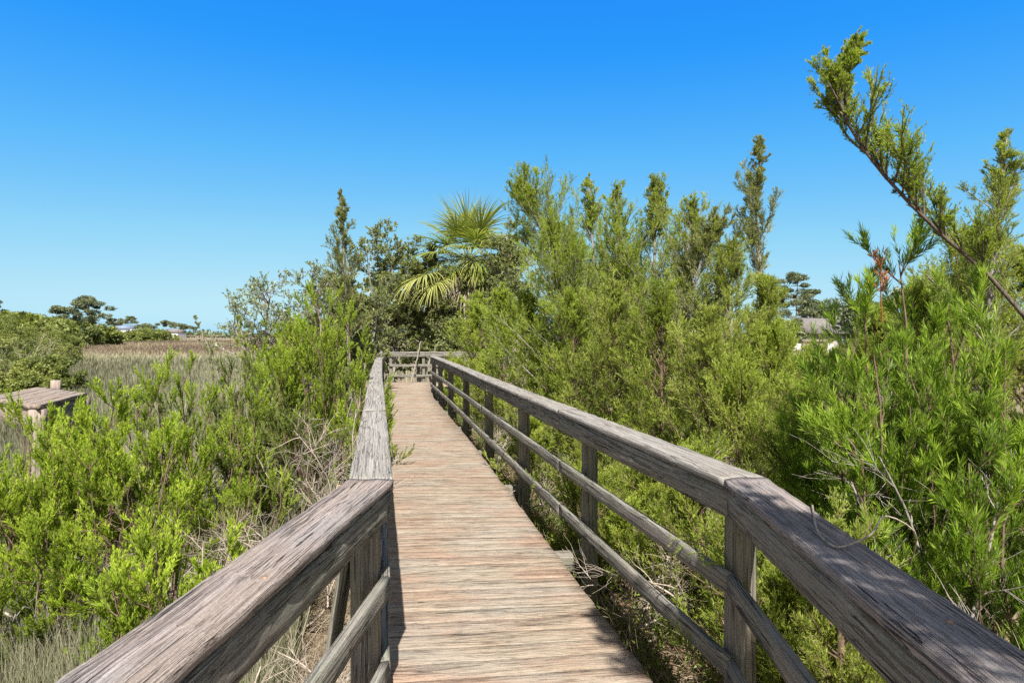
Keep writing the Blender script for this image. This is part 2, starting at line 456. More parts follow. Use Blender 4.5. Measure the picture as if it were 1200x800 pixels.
def build_ground():
    r = np.concatenate([[0.0], np.geomspace(0.25, 4000, 150)])
    na = 220
    th = np.linspace(0, 2 * math.pi, na, endpoint=False)
    X = r[1:, None] * np.cos(th)[None]; Y = r[1:, None] * np.sin(th)[None] + 4.0
    V = np.stack([X, Y, gz(X, Y)], -1).reshape(-1, 3)
    V = np.concatenate([V, [[0, 4.0, float(gz(0, 4.0))]]])
    nr = len(r) - 1
    i = np.arange(nr - 1)[:, None] * na; j = np.arange(na)[None]; jn = (j + 1) % na
    Q = np.stack([i + j, i + na + j, i + na + jn, i + jn], -1).reshape(-1, 4)
    c = len(V) - 1
    T = np.stack([np.full(na, c), np.arange(na), (np.arange(na) + 1) % na], -1)
    m, t, out = newmat('marsh_soil')
    g = N(t, "ShaderNodeNewGeometry")
    n1 = N(t, "ShaderNodeTexNoise", Scale=1.3, Detail=6.0, Roughness=0.65)
    n2 = N(t, "ShaderNodeTexNoise", Scale=24.0, Detail=5.0, Roughness=0.7)
    n3 = N(t, "ShaderNodeTexNoise", Scale=0.05, Detail=4.0)
    for n in (n1, n2, n3): t.links.new(g.outputs['Position'], n.inputs['Vector'])
    c_ = ramp(t, n1.outputs['Fac'], [(0.3, (0.085, 0.065, 0.045)), (0.5, (0.17, 0.135, 0.09)), (0.7, (0.26, 0.215, 0.15))])
    c_ = mix(t, 0.5, c_, ramp(t, n2.outputs['Fac'], [(0.3, (0.06, 0.045, 0.03)), (0.55, (0.20, 0.16, 0.11)), (0.75, (0.34, 0.29, 0.21))]))
    c_ = mix(t, 0.35, c_, ramp(t, n3.outputs['Fac'], [(0.4, (0.20, 0.15, 0.11)), (0.6, (0.22, 0.21, 0.13))]))
    p = N(t, "ShaderNodeBsdfPrincipled", Roughness=0.95)
    p.inputs['Specular IOR Level'].default_value = 0.1
    t.links.new(c_, p.inputs['Base Color'])
    b = N(t, "ShaderNodeBump", Strength=0.8, Distance=0.03)
    t.links.new(n2.outputs['Fac'], b.inputs['Height'])
    t.links.new(b.outputs[0], p.inputs['Normal'])
    t.links.new(p.outputs[0], out.inputs[0])
    tag(mk('ground', V, [Q, T], m, None, None, True), kind='structure')
build_ground()

# ------------------------------------------------------------------ boardwalk
LP = [(-0.825, -1.2), (-0.545, 2.50), (-2.02, 9.2), (-3.24, 15.05), (-4.16, 20.25)]     # deck edge, left
RP = [(0.40, -1.30), (0.685, 2.66), (-0.63, 9.1), (-2.03, 15.4), (-2.80, 20.45)]        # deck edge, right
bw = thing('boardwalk', 'long weathered timber boardwalk running between the two handrails', 'boardwalk', (0, 0, -0.5))
mb = MB()
rg = RNG(11)
for k in range(len(LP) - 1):
    l0, l1, r0, r1 = [np.array(p) for p in (LP[k], LP[k+1], RP[k], RP[k+1])]
    n = int(round((np.linalg.norm(l1 - l0) + np.linalg.norm(r1 - r0)) / 2 / 0.141))
    for i in range(n):
        gp = 0.004 + 0.022 * rg.random() ** 3; g0 = (i + gp) / n; g1 = (i + 0.996) / n
        a, b = l0 + (l1 - l0) * g0, r0 + (r1 - r0) * g0
        c, d = l0 + (l1 - l0) * g1, r0 + (r1 - r0) * g1
        e = nrm(b - a)
        j0, j1 = rg.normal(0, 0.003, 2)
        dz = rg.normal(0, 0.0008)
        far = k >= 2
        add_plank(mb, a - e * (0.02 + j0), c - e * (0.02 + j0), b + e * j1, d + e * j1, dz, -0.038, 1000 + k * 200 + i,
                  seg=0.3 if far else 0.07, rough=0.0007, rnd=0.002, wp=0.0006)
# landing turning right at the far end
for i in range(30):
    x0 = -2.78 + i * 0.141
    add_plank(mb, (x0, 18.95), (x0 + 0.137, 18.95), (x0, 20.45), (x0 + 0.137, 20.45), rg.normal(0, 0.002), -0.038, 3000 + i, seg=0.5)
mb.build('deck', M['deck'], bw)
# bearers crossing under the deck at each post, stringers along the edges
def post_ys(): return [-0.3, 2.66, 4.55, 6.6, 8.6, 10.8, 13.0, 15.0, 17.0]
RI = [(0.655, -1.5), (0.915, 2.54), (0.381, 4.85), (-0.445, 8.55), (-1.37, 12.8), (-2.34, 17.08)]   # right rail, inner face
LI = [(-0.833, -1.5), (-0.516, 2.527), (-1.035, 4.85), (-2.035, 9.3), (-3.27, 15.0), (-4.17, 19.95)]  # left rail, inner face
def on(path, y):
    ys = [p[1] for p in path]; xs = [p[0] for p in path]
    return float(np.interp(y, ys, xs))
for i, y in enumerate(post_ys()):
    mb = MB()
    xl, xr = on(LI, y) - 0.16, on(RI, y) + 0.2
    add_plank(mb, (xl, y - 0.16), (xl, y - 0.07), (xr, y + 0.03), (xr, y + 0.12), -0.055, -0.195, 4000 + i, seg=0.15)
    mb.build('bearer', M['post'], bw)
for s, P_ in ((1, LP), (-1, RP)):
    mb = MB()
    for k in range(len(P_) - 1):
        a, b = np.array(P_[k]), np.array(P_[k+1])
        add_plank(mb, a + (s * 0.01, 0), a + (s * 0.055, 0), b + (s * 0.01, 0), b + (s * 0.055, 0), -0.040, -0.054, 4100 + k + s, seg=0.3)
    mb.build('edge_stringer', M['post'], bw)

# ------------------------------------------------------------------ handrails
def offset(path, d):
    """parallel path at distance d (to the right of travel when d > 0), mitred"""
    P_ = [np.array(p, dtype=float) for p in path]
    out = []
    for i in range(len(P_)):
        t0 = nrm(P_[i] - P_[i-1]) if i > 0 else None
        t1 = nrm(P_[i+1] - P_[i]) if i < len(P_) - 1 else None
        if t0 is None: t0 = t1
        if t1 is None: t1 = t0
        n0 = np.array([t0[1], -t0[0]]); n1 = np.array([t1[1], -t1[0]])
        m_ = nrm(n0 + n1)
        out.append(P_[i] + m_ * d / max(0.5, float(m_ @ n0)))
    return out

def railing(name, label, path, side, capmats, seed, posts, z=1.01, ends=None):
    """side=+1: the outside lies to the right of travel"""
    t = thing(name, label, 'handrail', (path[0][0], path[0][1], -0.5))
    inn = offset(path, -side * 0.012)
    out = offset(path, side * 0.172)
    f0 = offset(path, 0.0); f1 = offset(path, side * 0.038)
    for i in range(len(path) - 1):
        u = nrm(np.array(path[i+1]) - np.array(path[i])) * 0.0015
        mb = MB(); add_plank(mb, inn[i] + u, out[i] + u, inn[i+1] - u, out[i+1] - u, z, z - 0.04, seed + i * 7, rough=0.0042, rnd=0.007, seg=0.05)
        mb.build('cap_board', capmats[min(i, len(capmats) - 1)], t)
        mb = MB(); add_plank(mb, f0[i] + u, f1[i] + u, f0[i+1] - u, f1[i+1] - u, z - 0.043, z - 0.168, seed + i * 7 + 1, rough=0.0042, seg=0.05)
        mb.build('face_board', M['face'], t)
        mb = MB(); add_plank(mb, f0[i] + u, f1[i] + u, f0[i+1] - u, f1[i+1] - u, 0.60, 0.508, seed + i * 7 + 2, rough=0.0025)
        mb.build('middle_rail', M['face'], t)
        mb = MB(); add_plank(mb, f0[i] + u, f1[i] + u, f0[i+1] - u, f1[i+1] - u, 0.245, 0.152, seed + i * 7 + 3, rough=0.0025)
        mb.build('lower_rail', M['face'], t)
    pc = offset(path, side * 0.102)
    for j, (y, w) in enumerate(posts):
        xs = [p[0] for p in pc]; ys = [p[1] for p in pc]
        x = float(np.interp(y, ys, xs))
        k = int(np.clip(np.searchsorted(ys, y) - 1, 0, len(pc) - 2))
        d = pc[k+1] - pc[k]
        zb = float(gz(x, y)) - 0.25
        mb = MB(); add_post(mb, x, y, w, zb, z - 0.043, math.atan2(d[1], d[0]), seed + 300 + j)
        mb.build('post', M['post'], t)
    return t

left = railing('wooden_railing', 'grey timber handrail along the left edge of the boardwalk', LI, -1,
               [M['cap_pink'], M['cap_grey'], M['cap_grey']], 500, [(-0.4, .12), (2.60, .125), (4.85, .1), (7.0, .1), (9.3, .1), (11.6, .1), (13.9, .1), (16.2, .1), (18.6, .1)])
right = railing('wooden_railing', 'long timber handrail with open side rails along the right edge of the boardwalk', RI, 1,
                [M['cap_pink'], M['cap_grey'], M['cap_grey']], 700, [(0.0, .1), (2.62, .1), (4.45, .1), (6.45, .11), (8.5, .11), (10.8, .11), (13.2, .11), (15.3, .11), (17.0, .11)])
endf = railing('wooden_railing', 'short timber railing straight across the far end of the boardwalk', [(-4.24, 20.62), (-3.0, 20.62), (1.6, 20.75)], -1,
               [M['cap_grey']], 900, [], z=1.02)
for j, x in enumerate((-4.20, -3.06, -1.6, 0.2, 1.4)):
    mb = MB(); add_post(mb, x, 20.72, 0.1, -0.9, 0.977, 0.0, 950 + j); mb.build('post', M['post'], endf)
# knee brace under the near left rail and nails
mb = MB()
mbv, mbf, mbg = plank((-0.70, 2.42), (-0.75, 2.42), (-0.70, 2.56), (-0.75, 2.56), 0.0, -0.01, 77)
def slant(p0, p1, w, th, seed):
    """board between two 3-D points"""
    p0, p1 = np.array(p0, float), np.array(p1, float)
    L = np.linalg.norm(p1 - p0)
    V, Fs, g = plank((0, -w/2), (0, w/2), (L, -w/2), (L, w/2), th/2, -th/2, seed)
    ex = (p1 - p0) / L
    ey = nrm(np.cross([0, 0, 1.0], ex)); ez = np.cross(ex, ey)
    return V[:, :1] * ex + V[:, 1:2] * ey + V[:, 2:] * ez + p0, Fs, g
mb = MB(); V_, F_, g_ = slant((-0.70, 2.63, 0.80), (-0.96, 2.66, -0.75), 0.09, 0.04, 78); mb.add(V_, F_, gco=g_); mb.build('brace', M['post'], left)
def disc(c, r, h, n=10):
    a = np.linspace(0, 2*math.pi, n, endpoint=False)
    b = np.stack([c[0] + r*np.cos(a), c[1] + r*np.sin(a), np.full(n, c[2])], 1)
    t_ = b + [0, 0, h]
    i = np.arange(n); j = (i + 1) % n
    return np.concatenate([b, t_]), [np.stack([i, j, j+n, i+n], 1), (i + n)[None, :]]
for (x, y) in ((-0.62, 1.50), (-0.70, 2.42), (-0.60, 2.44), (-0.75, 0.9)):
    V_, F_ = disc((x, y, 1.008), 0.006, 0.005); mk('nail_head', V_, F_, M['nail'], left)
for (x, y) in ((0.955, 1.60), (0.93, 1.27), (1.02, 2.46), (0.96, 2.62), (0.42, 4.93)):
    V_, F_ = disc((x, y, 1.008), 0.006, 0.005); mk('nail_head', V_, F_, M['nail'], right)

# ------------------------------------------------------------------ old platform at the left edge
pl = thing('old_platform', 'square weathered wooden platform standing among the bright bushes', 'platform', (-5.6, 7.2, -0.7))
c0, c1, c2 = np.array([-4.80, 6.05]), np.array([-5.28, 7.42]), np.array([-6.55, 8.25])
c3 = c0 + (c2 - c1)
mb = MB()
for i in range(8):
    f0_, f1_ = (i + 0.012) / 8, (i + 0.988) / 8
    a, b = c0 + (c3 - c0) * f0_, c0 + (c3 - c0) * f1_
    c, d = c1 + (c2 - c1) * f0_, c1 + (c2 - c1) * f1_
    add_plank(mb, a, b, c, d, 0.90 + RNG(i).normal(0, 0.002), 0.855, 5000 + i, wp=0.0015, rough=0.002, rnd=0.004)
mb.build('top_boards', M['old'], pl)
def inset(p, q, d=0.05): return p + (q - p) * d
cen = (c0 + c2) / 2
for j, (p, q) in enumerate(((c0, c1), (c1, c2), (c2, c3), (c3, c0))):
    a, b = inset(p, cen), inset(q, cen)
    n_ = nrm(cen - (a + b) / 2) * 0.04
    mb = MB(); add_plank(mb, a, a + n_, b, b + n_, 0.852, 0.30 if j == 0 else 0.66, 5100 + j); mb.build('skirt_board', M['old'], pl)
for j, p in enumerate((c0, c1, c2, c3)):
    q = inset(p, cen, 0.085)
    mb = MB(); add_post(mb, q[0], q[1], 0.13, -0.9, 0.853, 0.35, 5200 + j); mb.build('leg', M['old'], pl)
mb = MB(); add_post(mb, -6.35, 8.32, 0.11, -0.9, 0.985, 0.4, 5300); mb.build('corner_post', M['old'], pl)

# ------------------------------------------------------------------ plant generators
def lerp_poly(P, idx, t):
    K = P.shape[1]
    f = np.clip(t, 0, 0.99999) * (K - 1)
    i = f.astype(int); fr = (f - i)[:, None]
    a, b = P[idx, i], P[idx, i + 1]
    return a * (1 - fr) + b * fr, nrm(b - a)

def around(T, ang, rng, up=0.0, phi=None):
    ref = np.where(np.abs(T[:, 2:3]) > 0.9, np.array([[1.0, 0, 0]]), np.array([[0, 0, 1.0]]))
    u = nrm(np.cross(T, ref)); v = np.cross(T, u)
    if phi is None: phi = rng.uniform(0, 2 * math.pi, len(T))
    d = T * np.cos(ang)[:, None] + (u * np.cos(phi)[:, None] + v * np.sin(phi)[:, None]) * np.sin(ang)[:, None]
    d[:, 2] += up
    return nrm(d)

def grow(P, n, t0, t1, ang, Lf, rng, up=0.0, curl=0.0, wob=0.15, K=5):
    """n children on each polyline; Lf(t) gives length; curl bends tips upward"""
    idx = np.repeat(np.arange(len(P)), n)
    t = rng.uniform(t0, t1, len(idx))
    p, T = lerp_poly(P, idx, t)
    a = np.clip(rng.normal(ang[0], ang[1], len(idx)), 0.05, 2.2)
    d = around(T, a, rng, up)
    L = Lf(t) * rng.uniform(0.65, 1.25, len(idx))
    return curve(p, d, L, rng, curl, wob, K), idx, t

def curve(p, d, L, rng, curl=0.0, wob=0.15, K=5):
    pts = [p]; cur = p; dd = d
    for k in range(1, K):
        dd = dd + rng.normal(0, wob, d.shape) / K * 2
        dd[:, 2] += curl / K
        dd = nrm(dd)
        cur = cur + dd * (L / (K - 1))[:, None]
        pts.append(cur)
    return np.stack(pts, 1)

def tubes(P, r0, r1, sides=4):
    Nn, K, _ = P.shape
    T = np.empty_like(P)
    T[:, 1:-1] = P[:, 2:] - P[:, :-2]; T[:, 0] = P[:, 1] - P[:, 0]; T[:, -1] = P[:, -1] - P[:, -2]
    T = nrm(T)
    ax = nrm(P[:, -1] - P[:, 0])
    ref = np.where(np.abs(ax[:, 2:3]) > 0.8, np.array([[1.0, 0, 0]]), np.array([[0, 0, 1.0]]))[:, None]
    u = nrm(np.cross(T, np.broadcast_to(ref, T.shape))); v = np.cross(T, u)
    r0 = np.broadcast_to(np.asarray(r0, float), (Nn,)); r1 = np.broadcast_to(np.asarray(r1, float), (Nn,))
    s = np.linspace(0, 1, K)[None]
    R = (r0[:, None] * (1 - s) + r1[:, None] * s)[..., None, None]
    a = np.linspace(0, 2 * math.pi, sides, endpoint=False)
    V = P[:, :, None] + R * (u[:, :, None] * np.cos(a)[None, None, :, None] + v[:, :, None] * np.sin(a)[None, None, :, None])
    base = (np.arange(Nn) * K * sides)[:, None, None] + (np.arange(K - 1) * sides)[None, :, None]
    j = np.arange(sides)[None, None]; jn = (j + 1) % sides
    Q = np.stack([base + j, base + jn, base + sides + jn, base + sides + j], -1).reshape(-1, 4)
    return V.reshape(-1, 3), Q

def leaves(P, n, L, Wd, ang, rng, t0=0.1, tint=None, up=0.0, tipgain=0.3, mid=0.45):
    idx = np.repeat(np.arange(len(P)), n)
    t = rng.uniform(t0, 1.0, len(idx))
    p, T = lerp_poly(P, idx, t)
    a = np.clip(rng.normal(ang[0], ang[1], len(idx)), 0.02, 2.6)
    d = around(T, a, rng, up)
    Lr = (L * rng.uniform(0.6, 1.25, len(idx)))[:, None]
    s = nrm(np.cross(d, nrm(rng.normal(0, 1, d.shape)))) * (Wd * rng.uniform(0.7, 1.2, len(idx)))[:, None] * 0.5
    m = p + d * Lr * mid
    V = np.stack([p, m + s, p + d * Lr, m - s], 1).reshape(-1, 3)
    Q = np.arange(len(idx) * 4).reshape(-1, 4)
    tb = np.full(len(P), 0.45) if tint is None else tint
    tv = np.clip(tb[idx] + tipgain * (t - 0.5) + rng.normal(0, 0.10, len(idx)), 0.06, 1)
    tv[rng.random(len(idx)) < 0.025] = 0.0
    return V, Q, np.repeat(np.clip(tv, 0, 1), 4)

def spline(points, K):
    """smooth polyline of K points through control points"""
    P = np.array(points, float)
    n = len(P)
    x = np.linspace(0, n - 1, K)
    i = np.clip(x.astype(int), 0, n - 2); f = (x - i)[:, None]
    p0 = P[np.clip(i - 1, 0, n - 1)]; p1 = P[i]; p2 = P[i + 1]; p3 = P[np.clip(i + 2, 0, n - 1)]
    return 0.5 * ((2*p1) + (-p0 + p2) * f + (2*p0 - 5*p1 + 4*p2 - p3) * f**2 + (-p0 + 3*p1 - 3*p2 + p3) * f**3)

def groundsel(label, x, y, ztop, spread, seed, stems=9, mat='groundsel', group=None, twigs=8, secs=9, nl=54, leafL=0.030, leafW=0.0064,
              lean=(0, 0), low=0.3, bark='bark_red', tint0=0.55, cat='bush', name='groundsel_bush', zb=None):
    """many-stemmed feathery shrub with upright sprays of narrow leaves"""
    rng = RNG(seed)
    zb = float(gz(x, y)) if zb is None else zb
    H = ztop - zb
    kf = rng.uniform(0.78, 1.3); leafL *= kf; leafW *= kf ** 0.7; nl = int(nl / kf)
    t = thing(name, label, cat, (x, y, zb), group)
    n = stems
    phi = rng.uniform(0, 2*math.pi, n) + np.arange(n) * 2.4
    rad = np.sqrt(rng.uniform(0.02, 1, n)) * spread
    top = np.stack([x + lean[0] + rad * np.cos(phi), y + lean[1] + rad * np.sin(phi), zb + H * (1 - 0.38 * (rad / spread) ** 2) * rng.uniform(0.8, 1.0, n)], 1)
    top[0] = [x + lean[0], y + lean[1], ztop - 0.06]
    base = np.stack([x + rng.normal(0, 0.07, n), y + rng.normal(0, 0.07, n), np.full(n, zb - 0.05)], 1)
    midp = base + (top - base) * np.array([0.62, 0.62, 0.42]) + rng.normal(0, 0.05, (n, 3))
    P0 = np.stack([spline([base[i], midp[i], top[i]], 8) for i in range(n)])
    P0[:, 1:-1] += rng.normal(0, 0.018, P0[:, 1:-1].shape)
    P1, i1, t1 = grow(P0, secs, low, 0.97, (0.62, 0.2), lambda s: H * (0.30 - 0.17 * s), rng, up=0.15, curl=0.5, wob=0.2, K=6)
    P2, i2, t2 = grow(P1, twigs, 0.15, 1.0, (0.55, 0.2), lambda s: 0.10 + 0.13 * (1 - s) + 0 * s, rng, up=0.35, curl=0.5, wob=0.18, K=4)
    b = MB()
    r0 = 0.005 + 0.0042 * H * rng.uniform(0.5, 1.2, n)
    V, Q = tubes(P0, r0, 0.003, 6); b.add(V, Q)
    V, Q = tubes(P1, 0.0042, 0.0016, 4); b.add(V, Q)
    b.build('stems', M[bark], t, True)
    tw = MB(); V, Q = tubes(P2, 0.0016, 0.0008, 3); tw.add(V, Q); tw.build('twigs', M['bark_red'], t)
    br = np.clip(tint0 + rng.normal(0, 0.12, len(P1)), 0, 1)
    hgt = (P2[:, -1, 2] - zb) / H
    tint = br[i2] + rng.normal(0, 0.08, len(P2)) + 0.12 * (hgt - 0.6)
    lf = MB()
    V, Q, a = leaves(P2, nl, leafL, leafW, (0.5, 0.18), rng, 0.0, tint, up=0.2); lf.add(V, Q, tint=a)
    V, Q, a = leaves(P1[:, 2:], nl // 2, leafL, leafW, (0.55, 0.18), rng, 0.0, br, up=0.2); lf.add(V, Q, tint=a)
    lf.build('foliage', M[mat], t)
    return t

def cedar(label, path, R, seed, prim=60, secs=10, twigs=6, nl=12, mat='cedar', leafL=0.03, leafW=0.006, t0=0.12, ang=0.75, group=None,
          bark='bark_grey', shape=0.88, r0=0.045, tipR=0.17, cat='cedar', name='cedar_tree', side=None, secL=0.34, bare=0.0, curl=0.38, tint0=0.5, p4=0):
    """juniper on a given leader path: laterals sweeping upward, plumes of fine branchlets"""
    rng = RNG(seed)
    prim = int(prim * 1.7); leafW *= 0.66; nl = int(nl * 1.4)
    P0 = spline(path, 16)[None]
    base = P0[0, 0]
    t = thing(name, label, cat, tuple(base), group)
    def Lp(s): return R * np.clip((1 - s), 0, 1) ** shape * np.clip(0.6 + (s - t0) / (0.25), 0.5, 1) + tipR * 0.5
    tt = t0 + (0.985 - t0) * rng.uniform(0, 1, prim) ** 1.15
    pp, TT = lerp_poly(P0, np.zeros(prim, int), tt)
    dd = around(TT, np.clip(rng.normal(ang * (1.2 - 0.65 * tt), 0.16, prim), 0.12, 1.5), rng, 0.0)
    LL = Lp(tt) * np.where(rng.random(prim) < 0.3, rng.uniform(1.1, 1.6, prim), rng.uniform(0.5, 1.1, prim))
    nt_ = max(8, int(prim * 0.3))                      # wispy short twigs of the pointed tip
    t2_ = rng.uniform(0.74, 0.995, nt_)
    p2_, T2_ = lerp_poly(P0, np.zeros(nt_, int), t2_)
    d2_ = around(T2_, np.clip(rng.normal(0.5, 0.15, nt_), 0.15, 1.0), rng, 0.0)
    pp, dd, tt = np.concatenate([pp, p2_]), np.concatenate([dd, d2_]), np.concatenate([tt, t2_])
    LL = np.concatenate([LL, (tipR * 0.5 + R * 0.9 * (1 - t2_)) * rng.uniform(0.5, 1.2, nt_)])
    P1 = curve(pp, dd, LL, rng, curl, 0.22, 7); t1 = tt
    if side is not None:      # keep mostly the laterals on one side
        d = P1[:, -1] - P1[:, 0]
        keep = (d @ np.array(side) > 0.05 * np.linalg.norm(d, axis=1)) | ((rng.random(len(P1)) < 0.3) & (t1 > 0.82))
        P1 = P1[keep]; t1 = t1[keep]
    len1 = np.linalg.norm(P1[:, -1] - P1[:, 0], axis=1)
    P2, i2, t2 = grow(P1, secs, 0.15, 1.0, (0.52, 0.15), lambda q: 1.0 - 0.68 * q, rng, up=0.06, curl=0.35, wob=0.16, K=5)
    kp = rng.random(len(P2)) < np.clip(len1[i2] / (0.75 * R + 0.05), 0.04, 1)
    P2, i2 = P2[kp], i2[kp]
    P2 = P2[:, :1] + (P2 - P2[:, :1]) * (0.50 * len1[i2] + 0.03)[:, None, None]
    sc = np.clip(len1 / max(R, 0.2) * 1.5 + 0.08, 0.16, 1.0)
    P3, i3, t3 = grow(P2, twigs, 0.1, 1.0, (0.5, 0.15), lambda q: secL * (0.44 - 0.22 * q), rng, up=0.08, curl=0.3, wob=0.15, K=4)
    P3 = P3[:, :1] + (P3 - P3[:, :1]) * sc[i2[i3]][:, None, None]
    P4, i4, t4 = grow(P1, p4 or twigs, 0.05 if p4 else 0.2, 1.0, (0.5, 0.15), lambda q: secL * (0.44 - 0.2 * q), rng, up=0.08, curl=0.3, wob=0.15, K=4)
    kp = rng.random(len(P4)) < np.clip(len1[i4] / (0.5 * R + 0.05), 0.07, 1)
    P4, i4 = P4[kp], i4[kp]
    P4 = P4[:, :1] + (P4 - P4[:, :1]) * sc[i4][:, None, None]
    b = MB()
    V, Q = tubes(P0, r0, 0.004, 8); b.add(V, Q)
    b.build('trunk', M[bark], t, True)
    b = MB()
    V, Q = tubes(P1, 0.004 + 0.006 * np.clip(len1, 0, 1.5), 0.0018, 5); b.add(V, Q)
    V, Q = tubes(P2, 0.0026, 0.0011, 3); b.add(V, Q)
    b.build('branches', M[bark], t, True)
    br = np.clip(tint0 + 0.10 + rng.normal(0, 0.15, len(P1)), 0, 1)
    tint2 = br[i2] + rng.normal(0, 0.10, len(P2))
    lf = MB()
    V, Q, a = leaves(P3, nl, leafL, leafW, (0.42, 0.15), rng, 0.0, tint2[i3[:len(P3)]], up=0.05); lf.add(V, Q, tint=a)
    V, Q, a = leaves(P4, nl, leafL, leafW, (0.42, 0.15), rng, 0.0, np.clip(br[i4] + 0.05, 0, 1), up=0.05); lf.add(V, Q, tint=a)
    V, Q, a = leaves(P2[:, 1:], nl, leafL, leafW, (0.5, 0.15), rng, 0.0, tint2, up=0.06); lf.add(V, Q, tint=a)
    if bare > 0:
        pass
    V, Q, a = leaves(P1[:, 2:], 16, leafL, leafW, (0.45, 0.15), rng, 0.0, br, up=0.05); lf.add(V, Q, tint=a)
    lf.build('foliage', M[mat], t)
    return t

def broadleaf(label, x, y, ztop, R, seed, stems=4, prim=12, secs=8, nl=22, mat='oak', leafL=0.055, leafW=0.026, lean=(0, 0), group=None,
              cat='tree', name='oak_tree', low=0.3, bark='bark_grey', r0=0.06, up=0.1, tint0=0.45, secL=0.45, zb=None):
    """crooked small tree with loose sprays of small broad leaves"""
    rng = RNG(seed)
    zb = float(gz(x, y)) if zb is None else zb
    H = ztop - zb
    t = thing(name, label, cat, (x, y, zb), group)
    Ps = []
    for i in range(stems):
        ph = rng.uniform(0, 2*math.pi); rr = R * rng.uniform(0.1, 0.65) * (i > 0)
        top = np.array([x + lean[0] + rr*math.cos(ph), y + lean[1] + rr*math.sin(ph), zb + H * (0.93 if i == 0 else rng.uniform(0.7, 0.9))])
        b0 = np.array([x + rng.normal(0, 0.08), y + rng.normal(0, 0.08), zb - 0.1])
        m1 = b0 + (top - b0) * 0.35 + rng.normal(0, 0.16, 3) * [1, 1, 0.3]
        m2 = b0 + (top - b0) * 0.7 + rng.normal(0, 0.2, 3) * [1, 1, 0.3]
        Ps.append(spline([b0, m1, m2, top], 12))
    P0 = np.stack(Ps)
    P1, i1, t1 = grow(P0, prim, low, 0.98, (0.95, 0.25), lambda s: R * (1.0 - 0.62 * s), rng, up=up, curl=0.25, wob=0.4, K=7)
    P2, i2, t2 = grow(P1, secs, 0.2, 1.0, (0.75, 0.25), lambda s: secL * (1.1 - 0.6 * s), rng, up=0.1, curl=0.15, wob=0.4, K=5)
    P3, i3, t3 = grow(P2, 4, 0.2, 1.0, (0.7, 0.25), lambda s: secL * 0.38 + 0 * s, rng, up=0.1, wob=0.3, K=4)
    b = MB(); V, Q = tubes(P0, r0, 0.008, 7); b.add(V, Q); b.build('trunk', M[bark], t, True)
    b = MB(); V, Q = tubes(P1, 0.014, 0.004, 5); b.add(V, Q); V, Q = tubes(P2, 0.005, 0.002, 4); b.add(V, Q)
    V, Q = tubes(P3, 0.0022, 0.001, 3); b.add(V, Q); b.build('branches', M[bark], t, True)
    br = np.clip(tint0 + rng.normal(0, 0.13, len(P2)), 0, 1)
    lf = MB()
    V, Q, a = leaves(P3, nl, leafL, leafW, (0.8, 0.3), rng, 0.1, br[i3], up=0.1); lf.add(V, Q, tint=a)
    lf.build('crown', M[mat], t)
    return t

def deadbrush(label, x, y, ztop, R, seed, stems=6, name='dead_shrub', cat='dead shrub', mat='deadwood', lean=(0, 0), group=None, prim=7, secs=6):
    rng = RNG(seed)
    zb = float(gz(x, y)); H = ztop - zb
    t = thing(name, label, cat, (x, y, zb), group)
    Ps = []
    for i in range(stems):
        ph = rng.uniform(0, 2*math.pi); rr = R * rng.uniform(0.3, 1.0)
        top = np.array([x + lean[0] + rr*math.cos(ph), y + lean[1] + rr*math.sin(ph), zb + H * rng.uniform(0.35, 1.0)])
        b0 = np.array([x + rng.normal(0, 0.1), y + rng.normal(0, 0.1), zb - 0.05])
        Ps.append(spline([b0, b0 + (top-b0)*0.4 + rng.normal(0, 0.1, 3), b0 + (top-b0)*0.75 + rng.normal(0, 0.1, 3), top], 10))
    P0 = np.stack(Ps)
    P1, i1, _ = grow(P0, prim, 0.25, 1.0, (0.75, 0.3), lambda s: R * (0.75 - 0.35 * s), rng, up=0.05, curl=-0.1, wob=0.4, K=7)
    P2, i2, _ = grow(P1, secs, 0.2, 1.0, (0.6, 0.3), lambda s: 0.20 + 0 * s, rng, wob=0.35, K=4)
    b = MB(); V, Q = tubes(P0, 0.011, 0.004, 6); b.add(V, Q); b.build('stems', M[mat], t, True)
    b = MB(); V, Q = tubes(P1, 0.0045, 0.0016, 4); b.add(V, Q); V, Q = tubes(P2, 0.0018, 0.0009, 3); b.add(V, Q); b.build('twigs', M[mat], t, True)
    return t

def clumps(centres, radii, n, L, Wd, rng, flat=1.0, tint0=0.5):
    """leaf-sized faces spread through clump volumes (for far crowns)"""
    C = np.repeat(np.array(centres, float), n, 0); R = np.repeat(np.array(radii, float), n)
    d = nrm(rng.normal(0, 1, C.shape)); rr = rng.uniform(0.25, 1.0, len(C)) ** 0.6
    p = C + d * (R * rr)[:, None] * np.array([1, 1, flat])
    a = nrm(rng.normal(0, 1, C.shape) + d * 0.6); s = nrm(np.cross(a, rng.normal(0, 1, C.shape)))
    l = (L * rng.uniform(0.6, 1.3, len(C)))[:, None]; w = (Wd * rng.uniform(0.6, 1.3, len(C)))[:, None]
    V = np.stack([p - a*l*0.5, p + s*w*0.5, p + a*l*0.5, p - s*w*0.5], 1).reshape(-1, 3)
    tb = np.repeat(tint0 + rng.normal(0, 0.17, len(centres)), n) + rng.normal(0, 0.1, len(C))
    return V, np.arange(len(C) * 4).reshape(-1, 4), np.repeat(np.clip(tb, 0, 1), 4)

